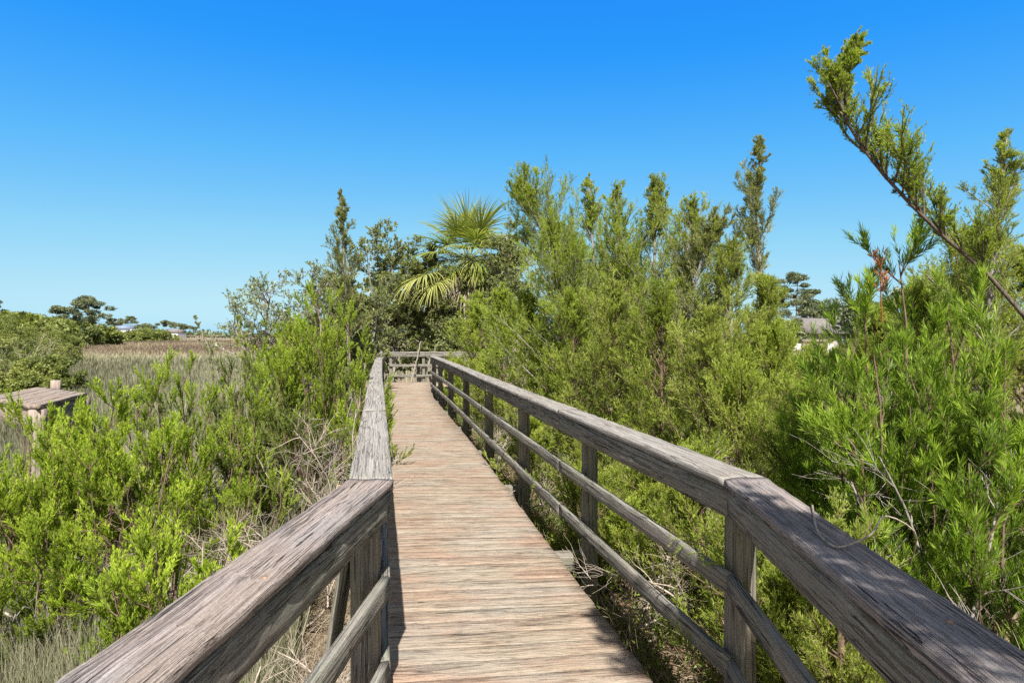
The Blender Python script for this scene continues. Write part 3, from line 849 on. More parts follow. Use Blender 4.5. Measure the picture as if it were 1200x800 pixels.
def farbush(label, x, y, ztop, R, seed, n=60, per=90, L=0.16, Wd=0.08, mat='farbush', name='marsh_shrub', cat='shrub', group=None, zb=None, tint0=0.5, flat=0.8, lump=False, barkm='bark'):
    rng = RNG(seed)
    zb = float(gz(x, y)) if zb is None else zb
    H = ztop - zb
    t = thing(name, label, cat, (x, y, zb), group)
    ph = rng.uniform(0, 2*math.pi, n); u = np.sqrt(rng.uniform(0, 1, n))
    hh = rng.uniform(0.12, 1.0, n)
    lim = np.sqrt(np.clip(1 - (np.abs(hh - 0.35) / 0.72) ** 2, 0.05, 1))
    C = np.stack([x + R*u*lim*np.cos(ph), y + R*u*lim*np.sin(ph), zb + H*0.9*hh], 1)
    rad = R * (rng.uniform(0.07, 0.24, n) if lump else rng.uniform(0.13, 0.27, n))
    if lump: C += rng.normal(0, R * 0.07, C.shape)
    P = np.stack([np.stack([np.array([x + rng.normal(0, R*0.1), y + rng.normal(0, R*0.1), zb - 0.1])*(1-s) + C[i]*s for s in np.linspace(0, 1, 4)]) for i in range(min(n, 24))])
    b = MB(); V, Q = tubes(P, 0.012 * H + 0.01, 0.006, 4); b.add(V, Q); b.build('stems', M[barkm], t)
    lf = MB(); V, Q, a = clumps(C, rad, per, L, Wd, rng, flat, tint0); lf.add(V, Q, tint=a); lf.build('foliage', M[mat], t)
    return t

def pine(label, x, y, ztop, R, seed, crown_from=0.5, n=22, per=70, L=0.5, Wd=0.16, group=None, zb=None, r0=None, mat='pine', flat=0.45, name='pine_tree'):
    rng = RNG(seed); per = int(per * 1.6); L *= 0.75; Wd *= 0.75
    zb = float(gz(x, y)) if zb is None else zb
    H = ztop - zb
    t = thing(name, label, 'tree', (x, y, zb), group)
    trunk = spline([(x, y, zb - 0.3), (x + rng.normal(0, H*0.015), y, zb + H*0.5), (x + rng.normal(0, H*0.02), y, zb + H*0.96)], 10)
    hh = crown_from + (1 - crown_from) * np.sort(rng.uniform(0, 1, n)); hh[-1] = 0.97
    ph = rng.uniform(0, 2*math.pi, n)
    s = (hh - crown_from) / (1 - crown_from)
    rr = R * np.sin(np.clip(0.25 + 0.75 * s, 0, 1) * math.pi) ** 0.6 * rng.uniform(0.25, 1.0, n); rr[-1] = 0
    C = np.stack([x + rr*np.cos(ph), y + rr*np.sin(ph), zb + H * hh], 1)
    tp = np.stack([np.interp(zb + H*(hh - 0.05), trunk[:, 2], trunk[:, k]) for k in range(3)], 1)
    P1 = np.stack([tp*(1-q) + C*q + np.array([0, 0, -0.03*H*math.sin(q*math.pi)]) for q in np.linspace(0, 1, 5)], 1)
    b = MB(); V, Q = tubes(trunk[None], r0 or H*0.014, H*0.003, 7); b.add(V, Q); V, Q = tubes(P1, H*0.004, H*0.001, 4); b.add(V, Q)
    b.build('trunk', M['bark_grey'], t, True)
    lf = MB(); V, Q, a = clumps(C, R * rng.uniform(0.15, 0.30, n), per, L, Wd, rng, flat, 0.5); lf.add(V, Q, tint=a); lf.build('crown', M[mat], t)
    return t

# ------------------------------------------------------------------ stuff: marsh grass, litter, straw
def outside(x, y, pad=0.1):
    s = x - axis_x(np.clip(y, -10, 30))
    return (np.abs(s) > 0.72 + pad + 0.008 * y) | (y > 21.5)

def marsh_grass():
    rng = RNG(21)
    out = MB()
    for n, xr, yr, side in ((230000, (-1.35, -0.27), (3.0, 225.0), 0), (16000, (-0.27, 1.15), (30.0, 200.0), 1)):
        Y = np.exp(rng.uniform(math.log(yr[0]), math.log(yr[1]), n))
        X = rng.uniform(*xr, n) * Y
        ok = outside(X, Y, 0.5)
        X, Y = X[ok], Y[ok]
        n = len(X)
        zb = gz(X, Y)
        D = np.hypot(X, Y)
        pn = np.sin(X*0.11 + 1.3*np.sin(Y*0.05)) * 0.5 + np.sin(X*0.35 + Y*0.21) * 0.3 + np.sin(X * 1.3 + 2.0) * np.sin(Y * 0.9) * 0.3 + np.sin(X*0.9 - Y*0.35 + 2*np.sin(X*0.23)) * 0.35
        h = np.where(D < 10, 0.42, 0.62) * rng.uniform(0.5, 1.3, n) * (1 + 0.28 * pn)
        w = np.maximum(0.006, 0.0019 * D) * rng.uniform(0.6, 1.3, n)
        az = rng.uniform(0, 2*math.pi, n); ln = rng.uniform(0.02, 0.4, n) * h
        az2 = rng.uniform(0, math.pi, n)
        top = np.stack([X + ln*np.cos(az), Y + ln*np.sin(az), zb + h], 1)
        b = np.stack([X, Y, zb - 0.02], 1)
        s = np.stack([np.cos(az2), np.sin(az2), np.zeros(n)], 1) * w[:, None] * 0.5
        m_ = (b + top) / 2 + np.stack([-ln*np.cos(az)*0.15, -ln*np.sin(az)*0.15, np.zeros(n)], 1)
        V = np.stack([b - s, b + s, m_ + s*0.85, top, m_ - s*0.85], 1).reshape(-1, 3)
        k = np.arange(n)[:, None] * 5
        Q = k + np.array([[0, 1, 2, 4]]); T = k + np.array([[4, 2, 3]])
        brown = np.clip((D + 12 * pn - 52) / 40, 0, 1)
        tint = np.clip(0.16 + 0.17 * pn + 0.26 * np.clip(np.sin(X*0.05 + 0.8)*np.sin(Y*0.045), 0, 1) + brown * 0.62 + rng.normal(0, 0.10, n), 0, 1)
        out.add(V, [Q, T], tint=np.repeat(tint, 5))
    o = out.build('marsh_grass', M['marsh'])
    tag(o, 'grey green and brown marsh grass spreading to the far tree line', 'grass', kind='stuff')
marsh_grass()

def litter():
    rng = RNG(22); n = 60000
    Y = rng.uniform(0.8, 19, n); s = rng.uniform(0.45, 4.5, n) ** 1.0
    s = np.where(rng.random(n) < 0.6, rng.uniform(0.3, 1.6, n), s)
    X = axis_x(Y) + s
    p = np.stack([X, Y, gz(X, Y) + rng.uniform(0.0, 0.05, n)], 1)
    a = nrm(rng.normal(0, 1, (n, 3)) * [1, 1, 0.45]); q = nrm(np.cross(a, rng.normal(0, 1, (n, 3)) + [0, 0, 1.5]))
    l = rng.uniform(0.02, 0.06, n)[:, None]; w = rng.uniform(0.008, 0.03, n)[:, None]
    V = np.stack([p - a*l*.5, p + q*w*.5, p + a*l*.5, p - q*w*.5], 1).reshape(-1, 3)
    o = mk('leaf_litter', V, np.arange(4*n).reshape(-1, 4), M['litter'], None, {'tint': np.repeat(np.clip(rng.normal(0.45, 0.25, n), 0, 1), 4)})
    tag(o, 'brown dead leaves littering the ground below the right handrail', 'leaf litter', kind='stuff')
litter()

def straw(name, label, n, yr, sr, seed, L=(0.15, 0.6), flat=0.5, w=0.0022):
    rng = RNG(seed)
    Y = rng.uniform(*yr, n); X = axis_x(Y) + rng.uniform(*sr, n)
    p = np.stack([X, Y, gz(X, Y) + rng.uniform(0, 0.06, n)], 1)
    d = nrm(np.stack([rng.normal(0, 1, n), rng.normal(0, 1, n), np.abs(rng.normal(0, flat, n))], 1))
    P = curve(p, d, rng.uniform(*L, n), rng, -0.5, 0.5, 5)
    P[:, :, 2] = np.maximum(P[:, :, 2], gz(P[:, :, 0], P[:, :, 1]) + 0.004)
    V, Q = tubes(P, w, w * 0.4, 3)
    o = mk(name, V, Q, M['dry'], None, {'tint': np.repeat(np.clip(rng.normal(0.5, 0.22, n), 0, 1), 15)})
    tag(o, label, 'dry grass', kind='stuff')
def weeds():
    rng = RNG(26); n0 = 520
    Y0 = rng.uniform(1.5, 17, n0); s0 = rng.uniform(0.75, 2.2, n0) ** 1.0
    n = n0 * 22; Y = np.repeat(Y0, 22) + rng.normal(0, 0.06, n); X = np.repeat(axis_x(Y0) + s0, 22) + rng.normal(0, 0.06, n)
    p = np.stack([X, Y, gz(X, Y)], 1)
    P = curve(p, nrm(np.stack([rng.normal(0, .45, n), rng.normal(0, .45, n), np.ones(n)], 1)), rng.uniform(0.08, 0.34, n), rng, -0.5, 0.3, 4)
    V, Q, a = leaves(P, 5, 0.05, 0.010, (0.45, 0.3), rng, 0.1, np.repeat(np.clip(rng.normal(0.5, 0.2, n0), 0.1, 1), 22))
    tag(mk('ground_weeds', V, Q, M['groundsel_dull'], None, {'tint': a}), 'low green weeds on the ground beside the right edge of the deck', 'weeds', kind='stuff')
weeds()
straw('dry_grass', 'tangled tan dry grass on the ground left of the near handrail', 15000, (1.2, 12), (-3.6, -0.75), 23, (0.12, 0.5), 0.7)
straw('dry_straw', 'pale dry stems tangled on the ground right of the boardwalk', 12000, (0.8, 16), (0.75, 3.8), 24, (0.12, 0.5), 0.7)

# ------------------------------------------------------------------ cabbage palm
def frond(rng, base, d, petiole, blade, droop, nseg=38, fold=0.5):
    """fan leaf: petiole plus pleated blades round a curved costa; returns tubes and blade faces"""
    d = np.array(d, float); d /= np.linalg.norm(d)
    pts = [np.array(base, float)]; dd = d.copy()
    for k in range(6):
        dd = dd + np.array([0, 0, -droop * 0.10]); dd /= np.linalg.norm(dd)
        pts.append(pts[-1] + dd * petiole / 6)
    P = np.stack(pts)
    side = np.cross(dd, [0, 0, 1.0]); side /= max(1e-6, np.linalg.norm(side)); nup = np.cross(side, dd)
    V = []; Q = []; tint = []; n0 = 0
    for i in range(nseg):
        u = (i + 0.5) / nseg * 2 - 1
        a = u * 1.75
        org = P[-1] + dd * blade * 0.16 * (1 - abs(u))
        v = dd * math.cos(a) + side * math.sin(a) + nup * fold * abs(math.sin(a)) * 0.55
        v /= np.linalg.norm(v)
        L = blade * (0.62 + 0.38 * math.cos(a * 0.75)) * rng.uniform(0.9, 1.06)
        w = blade * 0.034
        wv = np.cross(v, nup + 0.3 * rng.normal(0, 1, 3)); wv /= np.linalg.norm(wv)
        cur = org; vv = v.copy(); rows = []
        for k, wk in enumerate((0.35, 1.0, 0.85, 0.45, 0.06)):
            rows.append((cur - wv * w * wk * 0.5, cur + wv * w * wk * 0.5))
            vv = vv + np.array([0, 0, -1]) * (0.06 + 0.17 * k * droop) + rng.normal(0, 0.03, 3); vv /= np.linalg.norm(vv)
            cur = cur + vv * L / 4
        for r in rows: V += [r[0], r[1]]
        for k in range(4): Q.append([n0 + 2*k, n0 + 2*k + 1, n0 + 2*k + 3, n0 + 2*k + 2])
        tb = rng.normal(0.5, 0.12)
        tint += [np.clip(tb + 0.05 * k, 0, 1) for k in range(5) for _ in range(2)]
        n0 += 10
    return P, np.array(V), np.array(Q), np.array(tint)

def palm(label, x, y, zc, seed, blade=1.05, group=None, trunk=True, nf=20, petiole=0.9, name='palm_tree'):
    rng = RNG(seed)
    zb = float(gz(x, y))
    t = thing(name, label, 'palm', (x, y, zb), group)
    if trunk:
        b = MB(); V, Q = tubes(spline([(x - 0.15, y, zb - 0.2), (x + 0.05, y, (zb + zc) / 2), (x, y, zc + 0.1)], 10)[None], 0.17, 0.15, 10); b.add(V, Q)
        b.build('trunk', M['bark_grey'], t, True)
    for i in range(nf):
        f = i / nf
        az = i * 2.399 + rng.normal(0, 0.15)
        el = 1.30 - 1.9 * f + rng.normal(0, 0.1)
        d = (math.cos(az) * math.cos(el), math.sin(az) * math.cos(el), math.sin(el))
        P, V, Q, tn = frond(rng, (x + 0.08*math.cos(az), y + 0.08*math.sin(az), zc + 0.15 * (1 - f)), d, petiole * rng.uniform(0.85, 1.1), blade * rng.uniform(0.9, 1.1), 0.35 + 0.75 * f)
        mb = MB(); tv, tq = tubes(P[None], 0.018, 0.010, 4); mb.add(tv, tq, tint=np.full(len(tv), 0.7)); mb.add(V, Q, tint=tn)
        mb.build('frond', M['palm'] if f < 0.8 else M['palm_dead'], t)
    return t, rng

# ------------------------------------------------------------------ planting: left side
GL = 'bright green bushes left of the boardwalk'
def gl(label, px, Y, py, spread, seed, **k):
    k['tint0'] = k.get('tint0', 0.55) + 0.10
    k['stems'] = int(k.get('stems', 9) * 1.05)
    return groundsel(label, at(px, Y), Y, zt(py, Y), spread, seed, group=k.pop('group', GL), **k)
gl('largest bright green feathery bush in the left foreground', 135, 4.9, 462, 0.85, 101, stems=17, tint0=0.66)
gl('bright green bush at the left picture edge in front of the old platform', 34, 4.8, 486, 0.6, 102, stems=16, tint0=0.62)
gl('bright green bush behind the largest left one, its crown against the marsh grass', 215, 5.9, 432, 0.75, 103, stems=14, tint0=0.5)
gl('bright green bush between the marsh and the bare brush, right of the left foreground ones', 318, 6.4, 452, 0.62, 104, stems=12, tint0=0.5, mat='groundsel_dull')
gl('small low bright green bush beside the near left handrail', 182, 3.65, 600, 0.40, 105, stems=11, tint0=0.68, low=0.15)
gl('tiny bright sprig bush at the foot of the near left handrail', 262, 3.7, 640, 0.20, 106, stems=5, tint0=0.64, low=0.15)
gl('tall light green bush leaning over the far part of the left handrail', 374, 7.9, 352, 0.85, 107, stems=24, tint0=0.56, low=0.4, secs=11)
gl('light green bush just left of the tall leaning one', 350, 9.2, 375, 0.8, 108, stems=16, tint0=0.55)
gl('small yellowish green bush beside the left handrail past the bare brush', 420, 7.2, 430, 0.42, 109, stems=9, tint0=0.55, low=0.3)
gl('bright green bush standing behind the old platform bush row', 80, 5.6, 482, 0.6, 110, stems=12, tint0=0.66)
gl('low bush with bare lower stems at the far left below the first bushes', 55, 4.1, 600, 0.45, 111, stems=9, tint0=0.5)
gl('bushy green shrub hiding the far stretch of the left handrail', 395, 15.5, 395, 0.7, 112, stems=10, tint0=0.45, nl=18)
gl('grey green bush among the bare twigs at centre left', 290, 8.0, 425, 0.55, 113, stems=9, tint0=0.35, mat='groundsel_dull')
GD = 'bare dead shrubs left of the boardwalk'
deadbrush('tangle of bleached bare branches beside the left handrail, nearest one', at(335, 4.7), 4.7, 0.62, 0.75, 120, group=GD, stems=9, lean=(0.05, 0.1))
deadbrush('tangle of grey bare branches along the middle of the left handrail', at(385, 6.2), 6.2, 0.85, 0.75, 121, group=GD, stems=9)
deadbrush('grey twiggy dead shrub below the tall leaning bush', at(390, 7.8), 7.8, 1.0, 0.8, 122, group=GD, stems=8, mat='bark_grey')
deadbrush('dark bare twigs under the small low bush at lower left', at(150, 4.3), 4.3, 0.1, 0.6, 123, group=GD, stems=7, mat='bark_red')
deadbrush('low dry brush below the near left handrail by its post', at(395, 3.3), 3.3, -0.15, 0.45, 124, group=GD, stems=8)
deadbrush('dead twiggy shrub between the marsh edge and the green bushes', at(250, 7.4), 7.4, 0.75, 0.7, 125, group=GD, stems=7, mat='bark_grey')
deadbrush('dry grey twigs low in front of the largest left bush', at(90, 4.3), 4.3, 0.0, 0.55, 115, group=GD, stems=9, mat='bark_grey')
deadbrush('bleached dry brush between the largest left bush and the handrail', at(285, 4.6), 4.6, 0.3, 0.7, 114, group=GD, stems=10)
deadbrush('broken dead twigs in the grass at the lower left corner', at(40, 4.6), 4.6, -0.2, 0.7, 126, group=GD, stems=9)
deadbrush('reddish bare stems under the largest left bush', at(165, 4.6), 4.6, 0.3, 0.5, 127, group=GD, stems=9, mat='bark_red')
gl('light green bush filling the gap between the left foreground bushes and the bare brush', 280, 5.5, 468, 0.6, 116, stems=9, tint0=0.55)
# fallen bleached logs in the lower left corner
def log(label, pts, r0, r1, seed, name='fallen_branch', mat='deadwood'):
    t = spline(pts, 16); t += RNG(seed).normal(0, 0.008, t.shape)
    V, Q = tubes(t[None], r0, r1, 8)
    tag(mk(name, V, Q, M[mat], None, None, True), label, 'branch')
log('bleached fallen branch lying in the grass at the lower left corner', [(-4.1, 4.75, -0.66), (-3.75, 4.72, -0.63), (-3.45, 4.6, -0.60), (-3.15, 4.35, -0.64)], 0.03, 0.015, 131)
log('thin dark arching stem crossing the grass at lower left', [(-4.2, 4.2, -0.1), (-3.5, 4.1, -0.28), (-2.9, 4.0, -0.5), (-2.5, 3.9, -0.7)], 0.010, 0.005, 132)
# thin cedars and sparse shrubs at centre left
cedar('slim young cedar with a leaning tip rising above the marsh at centre left', [(at(300, 8.5), 8.5, -0.75), (at(296, 8.5), 8.5, 0.4), (at(290, 8.5), 8.5, 1.2), (at(279, 8.5), 8.5, zt(372, 8.5))], 0.28, 140, prim=30, secs=6, twigs=4, secL=0.2, mat='cedar', r0=0.02, tipR=0.06)
cedar('thin bending cedar sapling at the edge of the open marsh', [(at(268, 9), 9, -0.75), (at(262, 9), 9, 0.3), (at(254, 9), 9, 1.1), (at(228, 9), 9, zt(372, 9))], 0.2, 141, prim=22, secs=5, twigs=3, secL=0.16, mat='cedar_grey', r0=0.014, tipR=0.04)
broadleaf('sparse grey green shrub whose bare twigs reach toward the open marsh', at(322, 11.5), 11.5, zt(322, 11.5), 1.05, 142, stems=5, prim=8, secs=6, nl=9, leafL=0.05, leafW=0.024, name='holly_shrub', cat='shrub', lean=(-0.25, 0), r0=0.03)
broadleaf('thin grey green shrub between the sparse one and the tall slender cedar', at(362, 12.5), 12.5, zt(315, 12.5), 0.95, 143, stems=5, prim=9, secs=7, nl=12, leafL=0.05, leafW=0.024, name='holly_shrub', cat='shrub', r0=0.03)
cedar('tall slender grey cedar spire at centre left against the sky', [(at(412, 14), 14, -0.8), (at(408, 14), 14, 1.5), (at(403, 14), 14, 3.2), (at(399, 14), 14, zt(222, 14))], 0.95, 144, prim=52, secs=9, twigs=5, nl=10, mat='cedar_grey', leafL=0.05, leafW=0.014, t0=0.3, shape=0.7, secL=0.35, r0=0.05, tipR=0.10)
GO = 'grey green oaks around the palm'
broadleaf('grey green oak left of the palm, its crown against the sky', at(452, 22.4), 22.4, zt(262, 22.4), 1.8, 150, stems=5, prim=14, secs=9, nl=14, leafL=0.075, leafW=0.04, group=GO)
broadleaf('lower grey green oak behind the tall light green bush', at(405, 16), 16, zt(318, 16), 1.35, 151, stems=5, prim=13, secs=9, nl=14, leafL=0.07, leafW=0.036, group=GO)
broadleaf('dark oak right behind the end railing under the palm', at(492, 23.2), 23.2, zt(300, 23.2), 1.9, 152, stems=6, prim=14, secs=9, nl=16, leafL=0.09, leafW=0.05, group=GO, low=0.15, tint0=0.5)
broadleaf('grey green oak to the right of the palm crown behind the cedars', at(592, 20.5), 20.5, zt(258, 20.5), 1.5, 153, stems=5, prim=14, secs=9, nl=14, leafL=0.08, leafW=0.042, group=GO)
broadleaf('rounded green oak low behind the left end of the far railing', at(442, 24), 24, zt(330, 24), 1.7, 154, stems=5, prim=13, secs=8, nl=16, leafL=0.09, leafW=0.05, group=GO, low=0.1, tint0=0.52)
broadleaf('shaded oak filling the gap between the palm trunk and the right cedars', at(545, 24), 24, zt(325, 24), 1.8, 155, stems=6, prim=13, secs=9, nl=16, leafL=0.09, leafW=0.05, group=GO, low=0.1, tint0=0.48)
broadleaf('loose grey green oak standing in front of the palm trunk', at(552, 21.9), 21.9, zt(318, 21.9), 1.2, 156, stems=5, prim=14, secs=9, nl=14, leafL=0.075, leafW=0.04, group=GO, low=0.2)
p_t, p_r = palm('green cabbage palm with upright fan fronds beyond the end of the boardwalk', at(549, 23), 23, zt(306, 23), 160, blade=1.5, nf=40, petiole=1.0)
for d, pet, bl in (((-0.9, -0.75, 0.35), 1.5, 1.7), ((-0.55, -0.9, 0.1), 1.5, 1.4), ((0.6, -0.9, 0.3), 1.2, 1.2)):
    P, V, Q, tn = frond(p_r, (at(540, 22.9), 22.9, zt(322, 22.9)), d, pet, bl, 1.05)
    mb = MB(); tv, tq = tubes(P[None], 0.018, 0.010, 4); mb.add(tv, tq, tint=np.full(len(tv), 0.6)); mb.add(V, Q, tint=tn)
    tag(mb.build('frond', M['palm_yellow'], p_t), 'drooping yellow frond')
log('thin grey dead stem leaning on the end railing', [(at(482, 20.4), 20.3, 0.0), (at(487, 20.4), 20.42, 0.6), (at(490, 20.4), 20.5, 1.05), (at(492, 20.4), 20.58, 1.4)], 0.03, 0.015, 161, 'leaning_stem', 'bark_grey')
broadleaf('small grey green oak just left of the palm trunk behind the end railing', at(515, 21.8), 21.8, zt(318, 21.8), 1.0, 157, stems=4, prim=13, secs=8, nl=14, leafL=0.075, leafW=0.04, group=GO, low=0.25, tint0=0.5)

# ------------------------------------------------------------------ planting: right side
GC = 'tall cedars right of the boardwalk'
def cp(pts): return [(at(px, Y), Y, zt(py, Y)) if py is not None else (at(px, Y), Y, float(gz(at(px, Y), Y)) - 0.1) for px, py, Y in pts]
cedar('tall cedar leaning left whose tip ends above the palm side of the right thicket', cp([(705, None, 9.5), (690, 400, 9.5), (655, 310, 9.4), (628, 258, 9.3), (609, 224, 9.2)]), 1.51, 200, prim=63, group=GC, mat='cedar_lush', leafL=0.04, leafW=0.010, secL=0.42, r0=0.05)
cedar('tall upright cedar with a dark grey tip in the middle of the right thicket', cp([(712, None, 9.6), (704, 420, 9.6), (696, 310, 9.6), (690, 213, 9.6)]), 1.29, 201, prim=63, group=GC, mat='cedar', leafL=0.04, leafW=0.010, secL=0.40)
cedar('bright green cedar with a broad blunt top, just right of the dark grey tip', cp([(735, None, 8.8), (730, 420, 8.8), (722, 310, 8.8), (724, 224, 8.8)]), 1.21, 202, prim=57, group=GC, mat='cedar_lush', leafL=0.038, leafW=0.0095, secL=0.40)
cedar('cedar with a long thin pointed tip, third from the palm', cp([(762, None, 8.6), (764, 420, 8.6), (767, 300, 8.6), (770, 219, 8.6)]), 1.21, 203, prim=57, group=GC, mat='cedar', leafL=0.038, leafW=0.0095, secL=0.38)
cedar('shorter cedar with a forked tip on the right shoulder of the thicket', cp([(790, None, 8.0), (795, 430, 8.0), (803, 320, 8.0), (812, 244, 8.0)]), 1.29, 204, prim=54, group=GC, mat='cedar', leafL=0.036, leafW=0.009, secL=0.38)
cedar('cedar arm leaning outward at the right shoulder of the thicket', cp([(800, None, 7.8), (805, 430, 7.8), (818, 320, 7.7), (838, 268, 7.6)]), 1.05, 205, prim=45, group=GC, mat='cedar_grey', leafL=0.036, leafW=0.009, secL=0.34)
cedar('isolated slender cedar spire standing apart with its grey trunk showing', cp([(893, None, 8.0), (891, 430, 8.0), (889, 300, 8.0), (886, 235, 8.0), (893, 165, 8.0)]), 0.72, 206, prim=26, group=GC, mat='cedar_grey', leafL=0.036, leafW=0.009, secL=0.30, t0=0.38, shape=0.75, ang=0.62, curl=0.45, r0=0.05)
cedar('green cedar filling the thicket between the leaning one and the dark grey tip', cp([(668, None, 8.4), (664, 420, 8.4), (655, 330, 8.4), (648, 272, 8.4)]), 1.29, 207, prim=54, group=GC, mat='cedar_lush', leafL=0.038, leafW=0.0095, secL=0.40)
cedar('small cedar top left of the isolated spire', cp([(858, None, 7.4), (858, 430, 7.4), (856, 350, 7.4), (858, 292, 7.4)]), 0.81, 208, prim=41, group=GC, mat='cedar', leafL=0.034, leafW=0.009, secL=0.32)
cedar('small cedar top right of the isolated spire', cp([(902, None, 7.2), (902, 430, 7.2), (900, 370, 7.2), (898, 332, 7.2)]), 0.36, 209, prim=39, group=GC, mat='cedar', leafL=0.034, leafW=0.009, secL=0.32)
GB = 'bushy junipers along the right handrail'
def jun(label, px, Y, py, R, seed, mat='cedar_lush', prim=62, **k):
    x = at(px, Y); zb = float(gz(x, Y)); z1 = zt(py, Y); r_ = RNG(seed)
    dx = k.pop('dx', 0.0)
    return cedar(label, [(x, Y, zb - 0.1), (x + dx*0.3, Y, zb + (z1 - zb)*0.4), (x + dx*0.7, Y, zb + (z1 - zb)*0.75), (x + dx, Y, z1)], R, seed, prim=prim, secs=10, twigs=5, nl=10,
                 mat=mat, t0=0.06, ang=0.9, shape=0.8, group=GB, name='juniper_bush', cat='juniper', bark='bark_red', r0=0.03, secL=k.pop('secL', 0.36), curl=k.pop('curl', 0.5), **k)
jun('bright green juniper hanging over the far end of the right handrail', 560, 14.2, 352, 0.95, 220, leafL=0.05, leafW=0.014, tint0=0.6)
jun('bright green juniper behind the handrail below the palm', 590, 12.2, 345, 0.95, 221, leafL=0.048, leafW=0.013, tint0=0.55)
jun('dense juniper over the handrail in front of the leaning cedar', 622, 10.2, 352, 0.9, 222, leafL=0.042, leafW=0.012, tint0=0.55)
jun('dense green juniper right behind the middle of the handrail', 672, 8.0, 352, 0.85, 223, leafL=0.036, leafW=0.010, tint0=0.5)
jun('dark green juniper behind the handrail at the thicket centre', 722, 7.0, 338, 0.85, 224, leafL=0.034, leafW=0.009, mat='cedar', tint0=0.5)
jun('green juniper with reddish stems right of the thicket centre', 775, 6.3, 350, 0.85, 225, leafL=0.032, leafW=0.0085, tint0=0.48)
jun('juniper with bare reddish limbs behind the handrail bend', 835, 5.6, 372, 0.85, 226, leafL=0.030, leafW=0.008, mat='cedar', tint0=0.5)
jun('light green juniper between the isolated spire and the far house', 905, 5.6, 398, 0.62, 227, leafL=0.030, leafW=0.008, tint0=0.52)
jun('low green juniper under the handrail bend', 760, 4.9, 560, 0.5, 228, leafL=0.026, leafW=0.007, tint0=0.6, prim=40, secL=0.24)
jun('low green juniper behind the middle rail right of the nearest mid post', 820, 4.3, 545, 0.55, 229, leafL=0.026, leafW=0.007, tint0=0.55, prim=44, secL=0.26)
jun('low juniper at the foot of the right handrail seen between its rails', 700, 6.0, 520, 0.55, 230, leafL=0.028, leafW=0.008, tint0=0.5, prim=44, secL=0.28)
jun('dark low juniper close under the near right handrail', 925, 2.75, 690, 0.42, 231, leafL=0.022, leafW=0.006, tint0=0.5, prim=40, secL=0.2)
jun('green juniper behind the near right handrail left of the tall narrow leaved bush', 945, 4.3, 470, 0.6, 232, leafL=0.026, leafW=0.007, tint0=0.5, mat='cedar_lush', secL=0.3)
jun('dense dark green juniper at the back of the right side under the leaning branch', 1130, 5.4, 288, 0.85, 233, leafL=0.030, leafW=0.008, tint0=0.42, mat='cedar')
jun('dark green juniper at the right picture edge behind the narrow leaved bushes', 1205, 5.0, 300, 0.8, 234, leafL=0.030, leafW=0.008, tint0=0.42, mat='cedar')
jun('green juniper tucked behind the tall narrow leaved bush', 1075, 5.6, 345, 0.65, 235, leafL=0.030, leafW=0.008, tint0=0.45, mat='cedar_lush')
jun('small bright juniper peeking through the far rails of the right handrail', 531, 16.2, 425, 0.3, 236, leafL=0.05, leafW=0.014, tint0=0.65, prim=34, secL=0.3)
jun('green juniper behind the handrail halfway along', 640, 9.2, 400, 0.7, 237, leafL=0.038, leafW=0.010, tint0=0.55)
jun('green juniper filling the back of the thicket left of the isolated spire', 830, 11.0, 372, 1.2, 250, leafL=0.045, leafW=0.012, tint0=0.5)
jun('green juniper at the back of the thicket behind the isolated spire', 885, 10.5, 378, 1.1, 251, leafL=0.045, leafW=0.012, tint0=0.48, mat='cedar')
jun('broad low juniper in front of the far white fence', 955, 9.5, 425, 1.0, 252, leafL=0.042, leafW=0.011, tint0=0.55)
jun('green juniper at the back right beyond the tall narrow leaved bush', 1030, 9.0, 372, 1.1, 253, leafL=0.042, leafW=0.011, tint0=0.48)
jun('dark juniper at the back right under the leaning limb', 1100, 8.5, 330, 1.1, 254, leafL=0.042, leafW=0.011, tint0=0.42, mat='cedar')
jun('juniper filling the thicket behind the dense middle ones', 745, 10.5, 330, 1.2, 255, leafL=0.045, leafW=0.012, tint0=0.5, mat='cedar')
jun('light green juniper at the handrail between the bend and the isolated spire', 868, 5.0, 430, 0.6, 256, leafL=0.028, leafW=0.0075, tint0=0.58)
jun('small juniper seedling between the deck edge and the right posts', 735, 4.6, 610, 0.35, 257, leafL=0.024, leafW=0.0065, tint0=0.6, prim=30, secL=0.2)
jun('small juniper seedling beside the second right post', 690, 5.2, 570, 0.38, 258, leafL=0.024, leafW=0.0065, tint0=0.55, prim=30, secL=0.2)
jun('low juniper at the foot of the right handrail under its third post', 625, 7.2, 500, 0.45, 259, leafL=0.030, leafW=0.008, tint0=0.5, prim=36, secL=0.24)
jun('shrubby juniper below the near right handrail beside its post', 880, 3.6, 600, 0.5, 247, leafL=0.024, leafW=0.0065, tint0=0.5, prim=44, secL=0.24)
jun('shaded juniper right under the near right handrail', 985, 2.5, 640, 0.4, 248, leafL=0.020, leafW=0.0055, tint0=0.45, prim=40, secL=0.2, mat='cedar')
